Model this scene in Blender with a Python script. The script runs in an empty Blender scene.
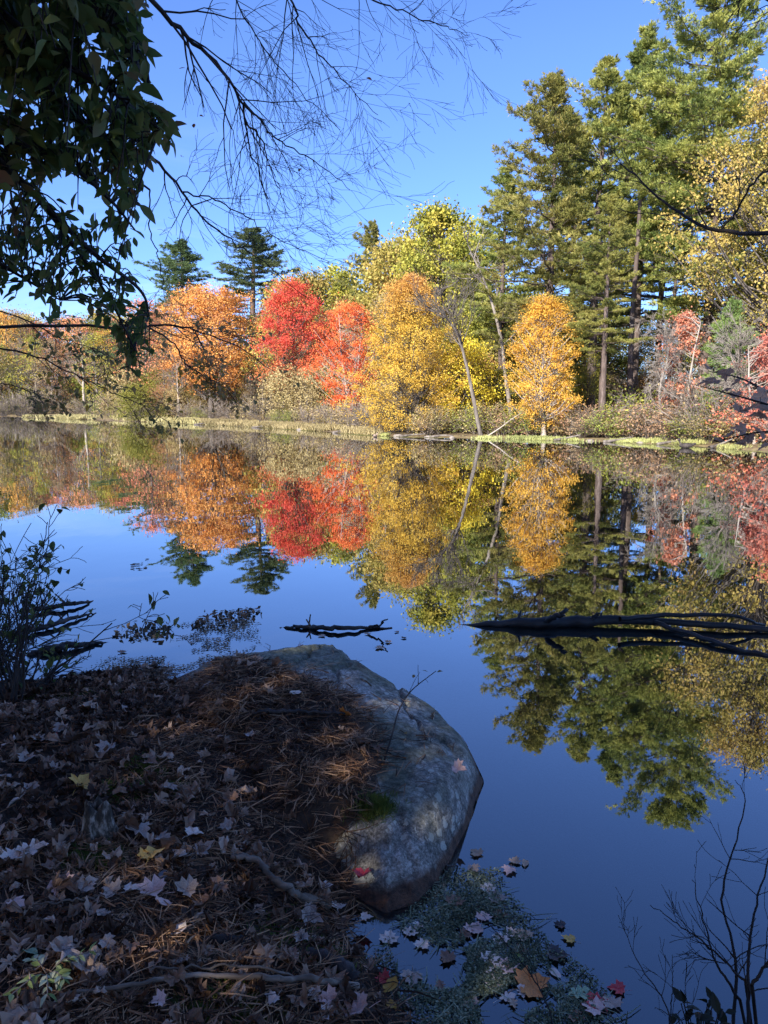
import bpy, math
import numpy as np
from mathutils import Vector

SC = bpy.context.scene
COL = SC.collection
PI = math.pi
F = 739.0
PITCH = math.radians(8.24)
CAMZ = 2.0

# ------------------------------------------------------------------ helpers
def ray(px, py):
    xc = (px - 384) / F; yc = (512 - py) / F
    return np.array([xc, math.cos(PITCH) + yc * math.sin(PITCH), -math.sin(PITCH) + yc * math.cos(PITCH)])
def at_z(px, py, z=0.0):
    d = ray(px, py); t = (z - CAMZ) / d[2]
    return np.array([0, 0, CAMZ]) + d * t
def at_y(px, py, Y):
    d = ray(px, py); t = Y / d[1]
    return np.array([0, 0, CAMZ]) + d * t
def at_d(px, py, D):
    d = ray(px, py); d = d / np.linalg.norm(d)
    return np.array([0, 0, CAMZ]) + d * D

def unit(a):
    a = np.asarray(a, float)
    return a / np.maximum(np.linalg.norm(a, axis=-1, keepdims=True), 1e-9)

_rs = np.random.RandomState(77)
_LAT = _rs.rand(64, 64, 64)
def vnoise(x, y, z=0.0):
    x, y, z = np.broadcast_arrays(np.asarray(x, float), np.asarray(y, float), np.asarray(z, float))
    xi = np.floor(x).astype(int); yi = np.floor(y).astype(int); zi = np.floor(z).astype(int)
    fx = x - xi; fy = y - yi; fz = z - zi
    fx = fx * fx * (3 - 2 * fx); fy = fy * fy * (3 - 2 * fy); fz = fz * fz * (3 - 2 * fz)
    def g(a, b, c): return _LAT[(xi + a) & 63, (yi + b) & 63, (zi + c) & 63]
    v = 0
    for a in (0, 1):
        for b in (0, 1):
            for c in (0, 1):
                v = v + g(a, b, c) * (fx if a else 1 - fx) * (fy if b else 1 - fy) * (fz if c else 1 - fz)
    return v - 0.5
def fbm(x, y, z=0.0, o=4):
    v = 0; a = 1.0
    for i in range(o):
        v = v + a * vnoise(np.asarray(x) * 2 ** i + 13.1 * i, np.asarray(y) * 2 ** i + 7.7 * i, np.asarray(z) * 2 ** i + 3.3 * i)
        a *= 0.5
    return v

def poly_sd(x, y, poly):
    """signed distance, negative inside"""
    x = np.asarray(x, float); y = np.asarray(y, float)
    P = np.asarray(poly, float)[:, :2]; n = len(P)
    best = np.full(x.shape, 1e18); inside = np.zeros(x.shape, bool)
    for i in range(n):
        ax, ay = P[i]; bx, by = P[(i + 1) % n]
        dx, dy = bx - ax, by - ay
        t = np.clip(((x - ax) * dx + (y - ay) * dy) / (dx * dx + dy * dy + 1e-12), 0, 1)
        best = np.minimum(best, (x - ax - t * dx) ** 2 + (y - ay - t * dy) ** 2)
        c = ((ay > y) != (by > y)) & (x < (bx - ax) * (y - ay) / ((by - ay) if abs(by - ay) > 1e-12 else 1e-12) + ax)
        inside ^= c
    d = np.sqrt(best)
    return np.where(inside, -d, d)

class MB:
    def __init__(s):
        s.v = []; s.f = []; s.r = []; s.n = 0; s.smooth = []
    def add(s, v, f, r=None, smooth=False):
        v = np.asarray(v, float).reshape(-1, 3); f = np.asarray(f, int)
        s.v.append(v); s.f.append(f + s.n); s.n += len(v)
        if r is None: r = np.zeros(len(f))
        s.r.append(np.broadcast_to(np.asarray(r, float), (len(f),)).copy())
        s.smooth.append(np.full(len(f), smooth))
    def mesh(s, name, mat=None):
        me = bpy.data.meshes.new(name)
        v = np.concatenate(s.v); me.vertices.add(len(v)); me.vertices.foreach_set('co', v.ravel())
        tot = np.concatenate([np.full(len(f), f.shape[1]) for f in s.f]).astype(np.int32)
        loops = np.concatenate([f.ravel() for f in s.f]).astype(np.int32)
        me.loops.add(len(loops)); me.loops.foreach_set('vertex_index', loops)
        me.polygons.add(len(tot))
        me.polygons.foreach_set('loop_start', (np.cumsum(tot) - tot).astype(np.int32))
        me.polygons.foreach_set('loop_total', tot)
        me.polygons.foreach_set('use_smooth', np.concatenate(s.smooth))
        a = me.attributes.new('rnd', 'FLOAT', 'FACE'); a.data.foreach_set('value', np.concatenate(s.r).astype(np.float32))
        me.update(calc_edges=True); me.validate()
        if mat: me.materials.append(mat)
        return me
    def build(s, name, mat, parent=None, loc=None):
        return link(name, s.mesh(name, mat), parent, loc)

def link(name, data, parent=None, loc=None):
    o = bpy.data.objects.new(name, data); COL.objects.link(o)
    if parent is not None: o.parent = parent
    if loc is not None: o.location = Vector([float(c) for c in loc])
    return o
def tag(o, label, cat, group=None, kind=None):
    if label: o['label'] = label
    if cat: o['category'] = cat
    if group: o['group'] = group
    if kind: o['kind'] = kind
    return o
def thing(name, label, cat, loc=(0, 0, 0), group=None):
    return tag(link(name, None, None, loc), label, cat, group)

def tube(mb, pts, rad, sides=5, r=0.0, cap=True, smooth=True):
    pts = np.asarray(pts, float); n = len(pts)
    rad = np.broadcast_to(np.asarray(rad, float), (n,))
    t = np.gradient(pts, axis=0); t = unit(t)
    ref = np.array([0.13, 0.31, 0.94]) if abs(t[:, 2]).mean() < 0.8 else np.array([0.94, 0.3, 0.1])
    a = unit(np.cross(t, ref)); b = np.cross(t, a)
    ang = np.arange(sides) * 2 * PI / sides
    v = pts[:, None, :] + rad[:, None, None] * (np.cos(ang)[None, :, None] * a[:, None, :] + np.sin(ang)[None, :, None] * b[:, None, :])
    i = np.arange(n - 1)[:, None] * sides; j = np.arange(sides)[None, :]; k = (j + 1) % sides
    f = np.stack([i + j, i + k, i + sides + k, i + sides + j], -1).reshape(-1, 4)
    mb.add(v, f, r, smooth)
    if cap and rad[-1] > 0.01:
        c = np.vstack([v[-1], pts[-1:]])
        mb.add(c, [[q, (q + 1) % sides, sides] for q in range(sides)], r, smooth)

def smooth_path(pts, n=24):
    P = np.asarray(pts, float)
    if len(P) == 2: return P[0] + (P[1] - P[0]) * np.linspace(0, 1, n)[:, None]
    Q = np.vstack([2 * P[0] - P[1], P, 2 * P[-1] - P[-2]])
    out = []; m = len(P) - 1
    for u in np.linspace(0, m - 1e-6, n):
        i = int(u); f = u - i; a, b, c, d = Q[i], Q[i + 1], Q[i + 2], Q[i + 3]
        out.append(0.5 * ((2 * b) + (c - a) * f + (2 * a - 5 * b + 4 * c - d) * f * f + (3 * b - a - 3 * c + d) * f ** 3))
    return np.array(out)

def grow(mb, p, d, L, r, depth, rs, drift=(0, 0, 0.05), wob=0.16, kids=(3, 5), spread=0.8, sides=4, tips=None, ratio=0.6, minr=0.0):
    n = 5; pts = [np.array(p, float)]; d = unit(d)
    for i in range(n):
        d = unit(d + rs.normal(0, wob, 3) + np.array(drift))
        pts.append(pts[-1] + d * L / n)
    pts = np.array(pts)
    tube(mb, pts, np.maximum(np.linspace(r, r * 0.45, n + 1), minr), sides if depth > 0 else 3, rs.rand(), cap=False)
    if tips is not None and depth <= 1: tips.append((pts[-1], d)); tips.append((pts[3], d))
    if depth > 0:
        for k in range(rs.randint(kids[0], kids[1] + 1)):
            u = rs.uniform(0.25, 1.0) * n; i = min(int(u), n - 1); q = pts[i] + (pts[i + 1] - pts[i]) * (u - i)
            dd = unit(pts[i + 1] - pts[i]); o = unit(np.cross(dd, rs.normal(0, 1, 3)))
            grow(mb, q, unit(dd + o * spread * rs.uniform(0.6, 1.2)), L * ratio * rs.uniform(0.7, 1.15), r * (1 - 0.5 * u / n) * 0.6, depth - 1, rs, drift, wob, kids, spread, sides, tips, ratio, minr)

def quads_leaf(mb, c, size, rs, up=0.3, aspect=0.6, rnd=None, out=None):
    """rhombic leaves at centres c, slightly folded along the middle"""
    n = len(c)
    nrm = rs.normal(0, 1, (n, 3)); nrm[:, 2] += up
    if out is not None: nrm += out * 0.6
    nrm = unit(nrm)
    a = unit(np.cross(nrm, rs.normal(0, 1, (n, 3)))); b = np.cross(nrm, a)
    s = (size * rs.uniform(0.6, 1.35, n))[:, None]
    v = np.stack([c - a * s * 0.5, c + b * s * aspect * 0.5 - a * s * 0.1, c + a * s * 0.5, c - b * s * aspect * 0.5 - a * s * 0.1], 1)
    f = np.arange(n * 4).reshape(n, 4)
    mb.add(v, f, rs.rand(n) if rnd is None else rnd)

def blades(mb, c, d, n, ln, wd, spread, rs, rnd=None):
    m = len(c); c = np.repeat(c, n, 0); dd = np.repeat(d, n, 0)
    dd = unit(dd + rs.normal(0, spread, (m * n, 3)))
    s = unit(np.cross(dd, rs.normal(0, 1, (m * n, 3)))) * wd * 0.5
    L = (ln * rs.uniform(0.7, 1.2, m * n))[:, None]
    v = np.stack([c, c + dd * L * 0.5 + s, c + dd * L, c + dd * L * 0.5 - s], 1)
    r = np.repeat(rs.rand(m) * 0.6, n) + rs.rand(m * n) * 0.4 if rnd is None else rnd
    mb.add(v, np.arange(m * n * 4).reshape(-1, 4), r)

# ------------------------------------------------------------------ materials
def newmat(name):
    m = bpy.data.materials.new(name); m.use_nodes = True; m.node_tree.nodes.clear()
    return m, m.node_tree
def nd(t, typ, **kw):
    n = t.nodes.new(typ)
    for k, v in kw.items(): setattr(n, k, v)
    return n
def ramp(t, fac, cols, pos=None):
    r = nd(t, 'ShaderNodeValToRGB'); e = r.color_ramp.elements
    pos = pos or [i / (len(cols) - 1) for i in range(len(cols))]
    e[0].position = pos[0]; e[0].color = (*cols[0], 1); e[1].position = pos[-1]; e[1].color = (*cols[-1], 1)
    for c, p in list(zip(cols, pos))[1:-1]:
        q = e.new(p); q.color = (*c, 1)
    t.links.new(fac, r.inputs[0]); return r.outputs[0]
def math_n(t, op, a, b=None, clamp=False):
    m = nd(t, 'ShaderNodeMath', operation=op, use_clamp=clamp)
    for i, x in enumerate((a, b)):
        if x is None: continue
        if isinstance(x, (int, float)): m.inputs[i].default_value = x
        else: t.links.new(x, m.inputs[i])
    return m.outputs[0]
def noise(t, vec, scale, detail=3, rough=0.5, dist=0.0):
    n = nd(t, 'ShaderNodeTexNoise'); n.inputs['Scale'].default_value = scale; n.inputs['Detail'].default_value = detail
    n.inputs['Roughness'].default_value = rough; n.inputs['Distortion'].default_value = dist
    if vec is not None: t.links.new(vec, n.inputs['Vector'])
    return n.outputs['Fac']

def leafmat(name, cols, clump=0.6, transl=0.3, zgrad=None, rough=0.6, wrnd=0.55):
    """zgrad=(z0,z1,cols2): colour of the leaves themselves turns with height"""
    m, t = newmat(name)
    tc = nd(t, 'ShaderNodeTexCoord'); at = nd(t, 'ShaderNodeAttribute', attribute_name='rnd')
    oi = nd(t, 'ShaderNodeObjectInfo')
    add = nd(t, 'ShaderNodeVectorMath', operation='ADD'); t.links.new(tc.outputs['Object'], add.inputs[0])
    mul = nd(t, 'ShaderNodeVectorMath', operation='SCALE'); mul.inputs[0].default_value = (31, 17, 9); t.links.new(oi.outputs['Random'], mul.inputs['Scale'])
    t.links.new(mul.outputs[0], add.inputs[1])
    nz = noise(t, add.outputs[0], clump, 3)
    nz = math_n(t, 'MULTIPLY', math_n(t, 'SUBTRACT', nz, 0.5), 1.9)
    f = math_n(t, 'ADD', math_n(t, 'MULTIPLY', math_n(t, 'SUBTRACT', at.outputs['Fac'], 0.5), wrnd), 0.5)
    f = math_n(t, 'ADD', f, nz, clamp=True)
    col = ramp(t, f, cols)
    if zgrad:
        sx = nd(t, 'ShaderNodeSeparateXYZ'); t.links.new(tc.outputs['Object'], sx.inputs[0])
        mr = nd(t, 'ShaderNodeMapRange'); t.links.new(sx.outputs['Z'], mr.inputs[0])
        mr.inputs[1].default_value = zgrad[0]; mr.inputs[2].default_value = zgrad[1]
        g = math_n(t, 'ADD', mr.outputs[0], math_n(t, 'MULTIPLY', nz, 0.5), clamp=True)
        c2 = ramp(t, f, zgrad[2]); mx = nd(t, 'ShaderNodeMix', data_type='RGBA')
        t.links.new(g, mx.inputs[0]); t.links.new(col, mx.inputs[6]); t.links.new(c2, mx.inputs[7]); col = mx.outputs[2]
    hs = nd(t, 'ShaderNodeHueSaturation'); t.links.new(col, hs.inputs['Color'])
    t.links.new(math_n(t, 'ADD', math_n(t, 'MULTIPLY', oi.outputs['Random'], 0.03), 0.485), hs.inputs['Hue'])
    t.links.new(math_n(t, 'ADD', math_n(t, 'MULTIPLY', oi.outputs['Random'], 0.3), 0.85), hs.inputs['Value'])
    col = hs.outputs[0]
    pb = nd(t, 'ShaderNodeBsdfPrincipled'); t.links.new(col, pb.inputs['Base Color']); pb.inputs['Roughness'].default_value = rough
    pb.inputs['Specular IOR Level'].default_value = 0.25
    tr = nd(t, 'ShaderNodeBsdfTranslucent'); t.links.new(col, tr.inputs[0])
    mx = nd(t, 'ShaderNodeMixShader'); mx.inputs[0].default_value = transl
    t.links.new(pb.outputs[0], mx.inputs[1]); t.links.new(tr.outputs[0], mx.inputs[2])
    o = nd(t, 'ShaderNodeOutputMaterial'); t.links.new(mx.outputs[0], o.inputs[0])
    return m

def solidmat(name, cols, scale=4, stretch=(1, 1, 1), rough=0.85, bump=0.3, bdist=0.02, detail=5, wet=None, rnd=0.0, spec=0.3):
    m, t = newmat(name)
    tc = nd(t, 'ShaderNodeTexCoord'); mp = nd(t, 'ShaderNodeMapping'); mp.inputs['Scale'].default_value = stretch
    t.links.new(tc.outputs['Object'], mp.inputs[0])
    nz = noise(t, mp.outputs[0], scale, detail, 0.6)
    f = nz
    if rnd:
        at = nd(t, 'ShaderNodeAttribute', attribute_name='rnd')
        f = math_n(t, 'ADD', math_n(t, 'MULTIPLY', math_n(t, 'SUBTRACT', at.outputs['Fac'], 0.5), rnd), nz, clamp=True)
    k = len(cols); pos = [0.28 + 0.44 * i / (k - 1) for i in range(k)]
    col = ramp(t, f, cols, pos)
    pb = nd(t, 'ShaderNodeBsdfPrincipled'); t.links.new(col, pb.inputs['Base Color']); pb.inputs['Roughness'].default_value = rough
    pb.inputs['Specular IOR Level'].default_value = spec
    if bump:
        b = nd(t, 'ShaderNodeBump'); b.inputs['Strength'].default_value = bump; b.inputs['Distance'].default_value = bdist
        nz2 = noise(t, mp.outputs[0], scale * 3, 4, 0.65); t.links.new(nz2, b.inputs['Height']); t.links.new(b.outputs[0], pb.inputs['Normal'])
    o = nd(t, 'ShaderNodeOutputMaterial'); t.links.new(pb.outputs[0], o.inputs[0])
    return m

M = {}
M['bark'] = solidmat('bark', [(.05, .042, .036), (.13, .11, .095), (.24, .21, .18)], 5, (1, 1, .22), bump=.6, bdist=.03)
M['bark_pale'] = solidmat('bark_pale', [(.2, .17, .14), (.34, .29, .25), (.46, .41, .36)], 4, (1, 1, .3), bump=.4)
M['bark_mid'] = solidmat('bark_mid', [(.12, .10, .085), (.22, .19, .165), (.33, .29, .25)], 4, (1, 1, .3), bump=.4)
M['black_twig'] = solidmat('black_twig', [(.004, .004, .004), (.012, .01, .01), (.02, .018, .016)], 9, bump=0)
M['bark_dark'] = solidmat('bark_dark', [(.015, .012, .011), (.04, .033, .03), (.09, .075, .068)], 9, (1, 1, .4), bump=.5)
M['pine_bark'] = solidmat('pine_bark', [(.05, .035, .03), (.10, .075, .065), (.18, .14, .125)], 5, (1, 1, .2), bump=.7, bdist=.04)
M['wet_log'] = solidmat('wet_log', [(.006, .006, .006), (.018, .016, .015), (.05, .045, .04)], 14, (.15, 1, 1), rough=.45, bump=.6, bdist=.01)
M['twig'] = solidmat('twig', [(.09, .075, .06), (.2, .165, .135), (.33, .28, .24)], 3, bump=0, rnd=.3)
M['stick'] = solidmat('stick', [(.06, .045, .034), (.17, .13, .095), (.36, .28, .21)], 22, (.2, 1, 1), bump=.5, bdist=.004)
M['needle_pine'] = leafmat('pine_needles_green', [(.08, .11, .03), (.21, .235, .06), (.38, .37, .10), (.52, .47, .15)], .45, .35)
M['needle_blue'] = leafmat('pine_needles_bluish', [(.07, .12, .05), (.14, .2, .085), (.24, .29, .12)], .45, .35)
M['needle_young'] = leafmat('young_pine_needles', [(.12, .2, .06), (.22, .33, .1), (.36, .45, .16)], .6, .3)
M['red'] = leafmat('red_leaves', [(.42, .07, .04), (.74, .14, .05), (.84, .22, .07), (.82, .36, .1)], .5, .35)
M['red_orange'] = leafmat('red_orange_leaves', [(.28, .19, .06), (.6, .27, .07), (.75, .24, .09), (.7, .36, .12)], .4, .35, zgrad=(3.5, 7.5, [(.40, .06, .04), (.72, .11, .06), (.82, .18, .08), (.74, .33, .11)]))
M['orange'] = leafmat('orange_leaves', [(.45, .22, .1), (.74, .33, .09), (.82, .44, .12), (.74, .24, .1)], .45, .35)
M['pink_orange'] = leafmat('pink_leaves', [(.55, .2, .1), (.75, .25, .14), (.8, .33, .18), (.6, .3, .15)], .6, .3)
M['goldtop'] = leafmat('golden_leaves', [(.42, .28, .04), (.75, .52, .07), (.88, .68, .13)], .7, .35, zgrad=(7.3, 11.8, [(.55, .28, .08), (.72, .38, .11), (.72, .46, .15)]))
M['gold'] = leafmat('gold_leaves', [(.4, .28, .03), (.7, .5, .05), (.85, .66, .1)], .6, .35)
M['amber'] = leafmat('amber_leaves', [(.5, .28, .05), (.78, .46, .07), (.88, .58, .11)], .7, .35)
M['yellowgreen'] = leafmat('yellow_green_leaves', [(.12, .15, .025), (.28, .28, .045), (.46, .41, .07), (.55, .42, .08)], .5, .3)
M['olive'] = leafmat('olive_leaves', [(.1, .12, .02), (.22, .23, .04), (.36, .33, .06)], .5, .3)
M['olive_gold'] = leafmat('olive_gold_leaves', [(.12, .13, .03), (.34, .30, .07), (.58, .46, .12), (.54, .37, .13)], .4, .3)
M['rust'] = leafmat('rust_leaves', [(.2, .1, .04), (.42, .22, .09), (.55, .32, .14)], .5, .3)
M['tan'] = leafmat('tan_leaves', [(.2, .14, .07), (.38, .28, .14), (.5, .4, .2)], .5, .3)
M['shrub'] = leafmat('shrub_leaves', [(.14, .13, .04), (.32, .25, .09), (.45, .33, .16), (.42, .28, .2)], .5, .3)
M['shrub_green'] = leafmat('green_shrub_leaves', [(.12, .16, .03), (.28, .32, .07), (.42, .42, .1)], .6, .3)
M['salmon'] = leafmat('salmon_shrub_leaves', [(.28, .18, .1), (.48, .28, .17), (.5, .36, .22)], .6, .3)
M['pinkred'] = leafmat('pinkish_red_leaves', [(.42, .14, .1), (.62, .23, .16), (.68, .34, .22)], .8, .3)
M['shade_leaf'] = leafmat('dense_yellowing_leaves', [(.5, .33, .12), (.66, .45, .17), (.74, .52, .22)], .5, .55)
M['near_green'] = leafmat('dark_green_broad_leaves', [(.06, .11, .025), (.12, .19, .05), (.2, .24, .07), (.3, .15, .07)], 1.5, .45, rough=.5)
M['near_brown'] = leafmat('browned_beech_leaves', [(.16, .16, .05), (.36, .24, .09), (.48, .27, .12)], 1.2, .5)
M['near_yellow'] = leafmat('yellowed_beech_leaves', [(.4, .32, .06), (.65, .42, .06), (.5, .22, .06)], 2, .5)
M['russet'] = leafmat('russet_maple_leaves', [(.30, .15, .11), (.5, .28, .2), (.62, .38, .28)], 3, .6)
M['bush_leaf'] = leafmat('bush_leaves', [(.05, .07, .025), (.11, .15, .04), (.22, .24, .08)], 4, .3)
M['grass'] = leafmat('shore_grass_blades', [(.26, .22, .10), (.44, .38, .18), (.58, .50, .26)], .3, .35)
M['grass_green'] = leafmat('bright_waterside_grass', [(.22, .23, .09), (.38, .38, .14), (.54, .52, .23)], .4, .35)
M['moss'] = leafmat('moss_tufts', [(.05, .08, .015), (.11, .16, .03), (.2, .25, .05)], 8, .2)
M['litter'] = leafmat('dead_leaf_litter', [(.05, .026, .014), (.15, .085, .05), (.28, .175, .11), (.50, .36, .26)], 2.0, .1, rough=.65, wrnd=1.2)
M['needles'] = leafmat('dead_pine_needles', [(.025, .010, .006), (.09, .038, .02), (.19, .085, .045), (.40, .22, .13)], 3.0, .05, rough=.7, wrnd=1.3)
M['weed'] = leafmat('floating_weed', [(.03, .04, .02), (.10, .12, .06), (.28, .31, .2)], 5, .1, wrnd=1.0)
M['debris'] = leafmat('floating_leaf_bits', [(.04, .035, .025), (.17, .12, .07), (.36, .23, .12)], 5, .1, wrnd=1.0)

def flatleaf(name, c, c2=None):
    c2 = c2 or tuple(x * .6 for x in c)
    m, t = newmat(name); tc = nd(t, 'ShaderNodeTexCoord')
    nz = noise(t, tc.outputs['Object'], 28, 4, .6); col = ramp(t, nz, [c2, c], [.35, .6])
    pb = nd(t, 'ShaderNodeBsdfPrincipled'); t.links.new(col, pb.inputs['Base Color']); pb.inputs['Roughness'].default_value = .5
    b = nd(t, 'ShaderNodeBump'); b.inputs['Strength'].default_value = .4; b.inputs['Distance'].default_value = .004
    t.links.new(noise(t, tc.outputs['Object'], 60, 2), b.inputs['Height']); t.links.new(b.outputs[0], pb.inputs['Normal'])
    o = nd(t, 'ShaderNodeOutputMaterial'); t.links.new(pb.outputs[0], o.inputs[0]); return m
LM = {
    'pale': flatleaf('pale_leaf', (.82, .68, .58), (.58, .44, .34)), 'pink': flatleaf('pinkish_leaf', (.75, .50, .42), (.52, .32, .26)),
    'grey': flatleaf('grey_leaf', (.46, .35, .28), (.26, .19, .14)), 'brown': flatleaf('brown_leaf', (.26, .14, .08), (.14, .075, .045)),
    'tan': flatleaf('tan_leaf', (.55, .38, .25), (.34, .23, .15)), 'orange': flatleaf('orange_leaf', (.72, .26, .05), (.45, .15, .035)),
    'yellow': flatleaf('yellow_leaf', (.75, .45, .09), (.5, .27, .06)), 'red': flatleaf('red_leaf', (.62, .05, .05), (.4, .03, .04)),
    'green': flatleaf('green_leaf', (.3, .42, .1), (.18, .25, .06)), 'dark': flatleaf('dark_leaf', (.06, .045, .045), (.03, .025, .025)),
    'mint': flatleaf('pale_green_leaf', (.36, .46, .3), (.18, .28, .12)),
}

# ------------------------------------------------------------------ lake outline (world xy)
def wz(px, py, z=0.0): return tuple(at_z(px, py, z)[:2])
lake = [wz(332, 940), wz(372, 968), wz(402, 1022), (0.16, 1.55), (0.35, 1.45), (0.9, 1.35), (2.2, 1.3), (5, 1.0), (14, 2), (26, 8), (27, 18), (23, 26),
        wz(800, 456), wz(768, 452), wz(700, 446.5), wz(600, 441.5), wz(480, 438.5), wz(430, 437.5), wz(380, 436), wz(340, 433), wz(300, 430), wz(250, 427), wz(200, 424.5), wz(125, 421.3), wz(60, 418.8), wz(20, 417.5),
        wz(-10, 416.3), (-84, 150), (-95, 120), (-70, 70), (-40, 36), (-18, 16), (-9, 9.4), (-5.6, 6.4), wz(-20, 700), wz(40, 696), wz(100, 688), wz(140, 676), wz(165, 668), (-1.62, 5.05), (-1.2, 4.85), (-.7, 4.75), (-.2, 4.3), wz(380, 800), wz(360, 880)]
lake = np.array(lake)

# rock footprint (z = 0 outline) and the edge of the needle mat lying over it
def wr(px, py, z): return at_z(px, py, z)[:2]
_c = [wr(484, 782, .0), wr(474, 815, .0), wr(440, 880, 0), wr(418, 904, .0), wr(385, 915, 0), wr(345, 893, .0), wr(322, 868, .05)]
rock_poly = np.array(_c + [(-.55, 3.0), (-.95, 3.6), (-1.4, 4.35), (-1.68, 4.95), (-1.45, 5.4), (-.8, 5.64), (-.38, 5.45), (-.02, 4.98), (.22, 4.62), (.40, 4.33), (.50, 4.05)])
def rock_h(x, y):
    sd = -poly_sd(x, y, rock_poly)
    w = .30 + .2 * np.clip((y - 4.2) / 1.2, 0, 1) - .17 * np.clip((x + .05) / .3, 0, 1) * np.clip((4.9 - y) / .5, 0, 1)
    wob = .05 * fbm(x * 2.1, y * 2.1, 4, 3)
    p1 = .345 + .035 * (y - 4) - .03 * x + wob * .5
    p2 = .37 - .42 * (x - (.02 - .18 * (y - 3.4))) + wob
    p3 = .20 + .16 * (y - 2.75) + .02 * x + wob
    p4 = .56 - .30 * (y - 4.5) + .15 * x
    p5 = .36 + .6 * (x + .95) + wob
    top = np.minimum(np.minimum(np.minimum(p1, p2), np.minimum(p3, p4)), p5)
    k = np.clip((sd + .03 * fbm(x * 4, y * 4, 9, 3)) / w, 0, 1); prof = 1 - (1 - k) ** 2.3
    r1 = np.abs(fbm(x * 2.6 + 3, y * 1.5, 12, 4))
    n = .012 * fbm(x * 7, y * 7, 2, 3) + .01 * fbm(x * 22, y * 22, 5, 3) - .035 * np.clip(.07 - r1, 0, 1) / .07
    h = np.maximum(top, .05) * prof + n * np.clip(sd / .08, 0, 1)
    return np.where(sd > 0, h, -np.clip(-sd, 0, .2) * 3)
mat_edge = np.array([wr(190, 668, .28), wr(225, 667, .32), wr(262, 676, .34), wr(300, 683, .34), wr(340, 700, .32), wr(358, 712, .31), wr(377, 738, .29), wr(384, 765, .27), wr(380, 792, .25), wr(352, 818, .23), wr(330, 848, .2), wr(322, 880, .12), wr(310, 925, .08),
                     (-1.2, 2.0), (-3, 2.5), (-3, 5.2)])

def ground_h(x, y):
    x = np.asarray(x, float); y = np.asarray(y, float)
    d = poly_sd(x, y, lake)
    R = np.hypot(x, y)
    near = np.clip(1 - (R - 7) / 6, 0, 1)
    n1 = fbm(x * 1.3, y * 1.3, 0, 4); n2 = fbm(x * .12, y * .12, 4, 4)
    land_n = .27 * (1 - np.exp(-np.maximum(d, 0) / .38)) + .05 * np.clip(d, 0, 3) + .05 * n1 * np.clip(d / .3, 0, 1) + .02 * fbm(x * 7, y * 7, 1, 3) * np.clip(d / .15, 0, 1)
    land_f = .22 * (1 - np.exp(-np.maximum(d, 0) / 1.5)) + np.clip((d - 6) * .07, 0, 5) + .35 * n2 * np.clip(d / 6, 0, 1)
    land = land_n * near + land_f * (1 - near)
    deep = -np.clip(-d * (.22 * near + .3 * (1 - near)), 0, 1.4) + .02 * near * fbm(x * 5, y * 5, 3, 3) * np.clip(-d / .2, 0, 1)
    h = np.where(d > 0, land, deep)
    # needle mat against and over the boulder
    rp = poly_sd(x, y, rock_poly); sm = -poly_sd(x, y, mat_edge)
    rh = rock_h(x, y)
    inside = np.clip(-rp / .12, 0, 1)
    cover = np.clip(sm * .5, -.22, .055) + .012 * fbm(x * 9, y * 9, 6, 2)
    t1 = np.where(sm > 0, np.maximum(h, rh + cover), np.minimum(h, rh + cover))
    h = np.where(rp < 0, h * (1 - inside) + t1 * inside, h)
    return h

# ------------------------------------------------------------------ ground sheet
def axis(lo, hi, a, b, step, grow_=1.09):
    mid = list(np.arange(a, b, step)); s = step; x = b; R = []
    while x < hi: R.append(x); s = min(s * grow_, 14); x += s
    s = step; x = a; L = []
    while x > lo: s = min(s * grow_, 14); x -= s; L.append(x)
    return np.array(L[::-1] + mid + R)
gx = axis(-420, 420, -3.4, 1.2, .035); gy = axis(-120, 520, 1.4, 6.2, .04)
X, Y = np.meshgrid(gx, gy); Z = ground_h(X, Y)
n, m = X.shape
mb = MB()
idx = np.arange(n * m).reshape(n, m)
mb.add(np.stack([X, Y, Z], -1), np.stack([idx[:-1, :-1], idx[:-1, 1:], idx[1:, 1:], idx[1:, :-1]], -1).reshape(-1, 4), 0, True)
gm, t = newmat('forest_soil')
geo = nd(t, 'ShaderNodeNewGeometry')
a = noise(t, geo.outputs['Position'], 1.3, 6, .6); b_ = noise(t, geo.outputs['Position'], 30, 4, .65)
f = math_n(t, 'ADD', math_n(t, 'MULTIPLY', a, .5), math_n(t, 'MULTIPLY', b_, .5))
soil = ramp(t, f, [(.022, .013, .008), (.05, .032, .02), (.1, .066, .04)], [.35, .5, .68])
far = ramp(t, noise(t, geo.outputs['Position'], 1.5, 5, .6), [(.07, .05, .03), (.17, .12, .06), (.25, .2, .09)], [.35, .5, .65])
sp = nd(t, 'ShaderNodeSeparateXYZ'); t.links.new(geo.outputs['Position'], sp.inputs[0])
mr = nd(t, 'ShaderNodeMapRange'); mr.inputs[1].default_value = 12; mr.inputs[2].default_value = 30; t.links.new(sp.outputs['Y'], mr.inputs[0])
mx = nd(t, 'ShaderNodeMix', data_type='RGBA'); t.links.new(mr.outputs[0], mx.inputs[0]); t.links.new(soil, mx.inputs[6]); t.links.new(far, mx.inputs[7])
und = nd(t, 'ShaderNodeMapRange'); und.inputs[1].default_value = -.02; und.inputs[2].default_value = -.22; t.links.new(sp.outputs['Z'], und.inputs[0])
mud = ramp(t, b_, [(.012, .016, .012), (.035, .045, .03), (.06, .07, .045)], [.35, .5, .65])
mx2 = nd(t, 'ShaderNodeMix', data_type='RGBA'); t.links.new(und.outputs[0], mx2.inputs[0]); t.links.new(mx.outputs[2], mx2.inputs[6]); t.links.new(mud, mx2.inputs[7])
pb = nd(t, 'ShaderNodeBsdfPrincipled'); pb.inputs['Roughness'].default_value = .9; t.links.new(mx2.outputs[2], pb.inputs['Base Color'])
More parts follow.
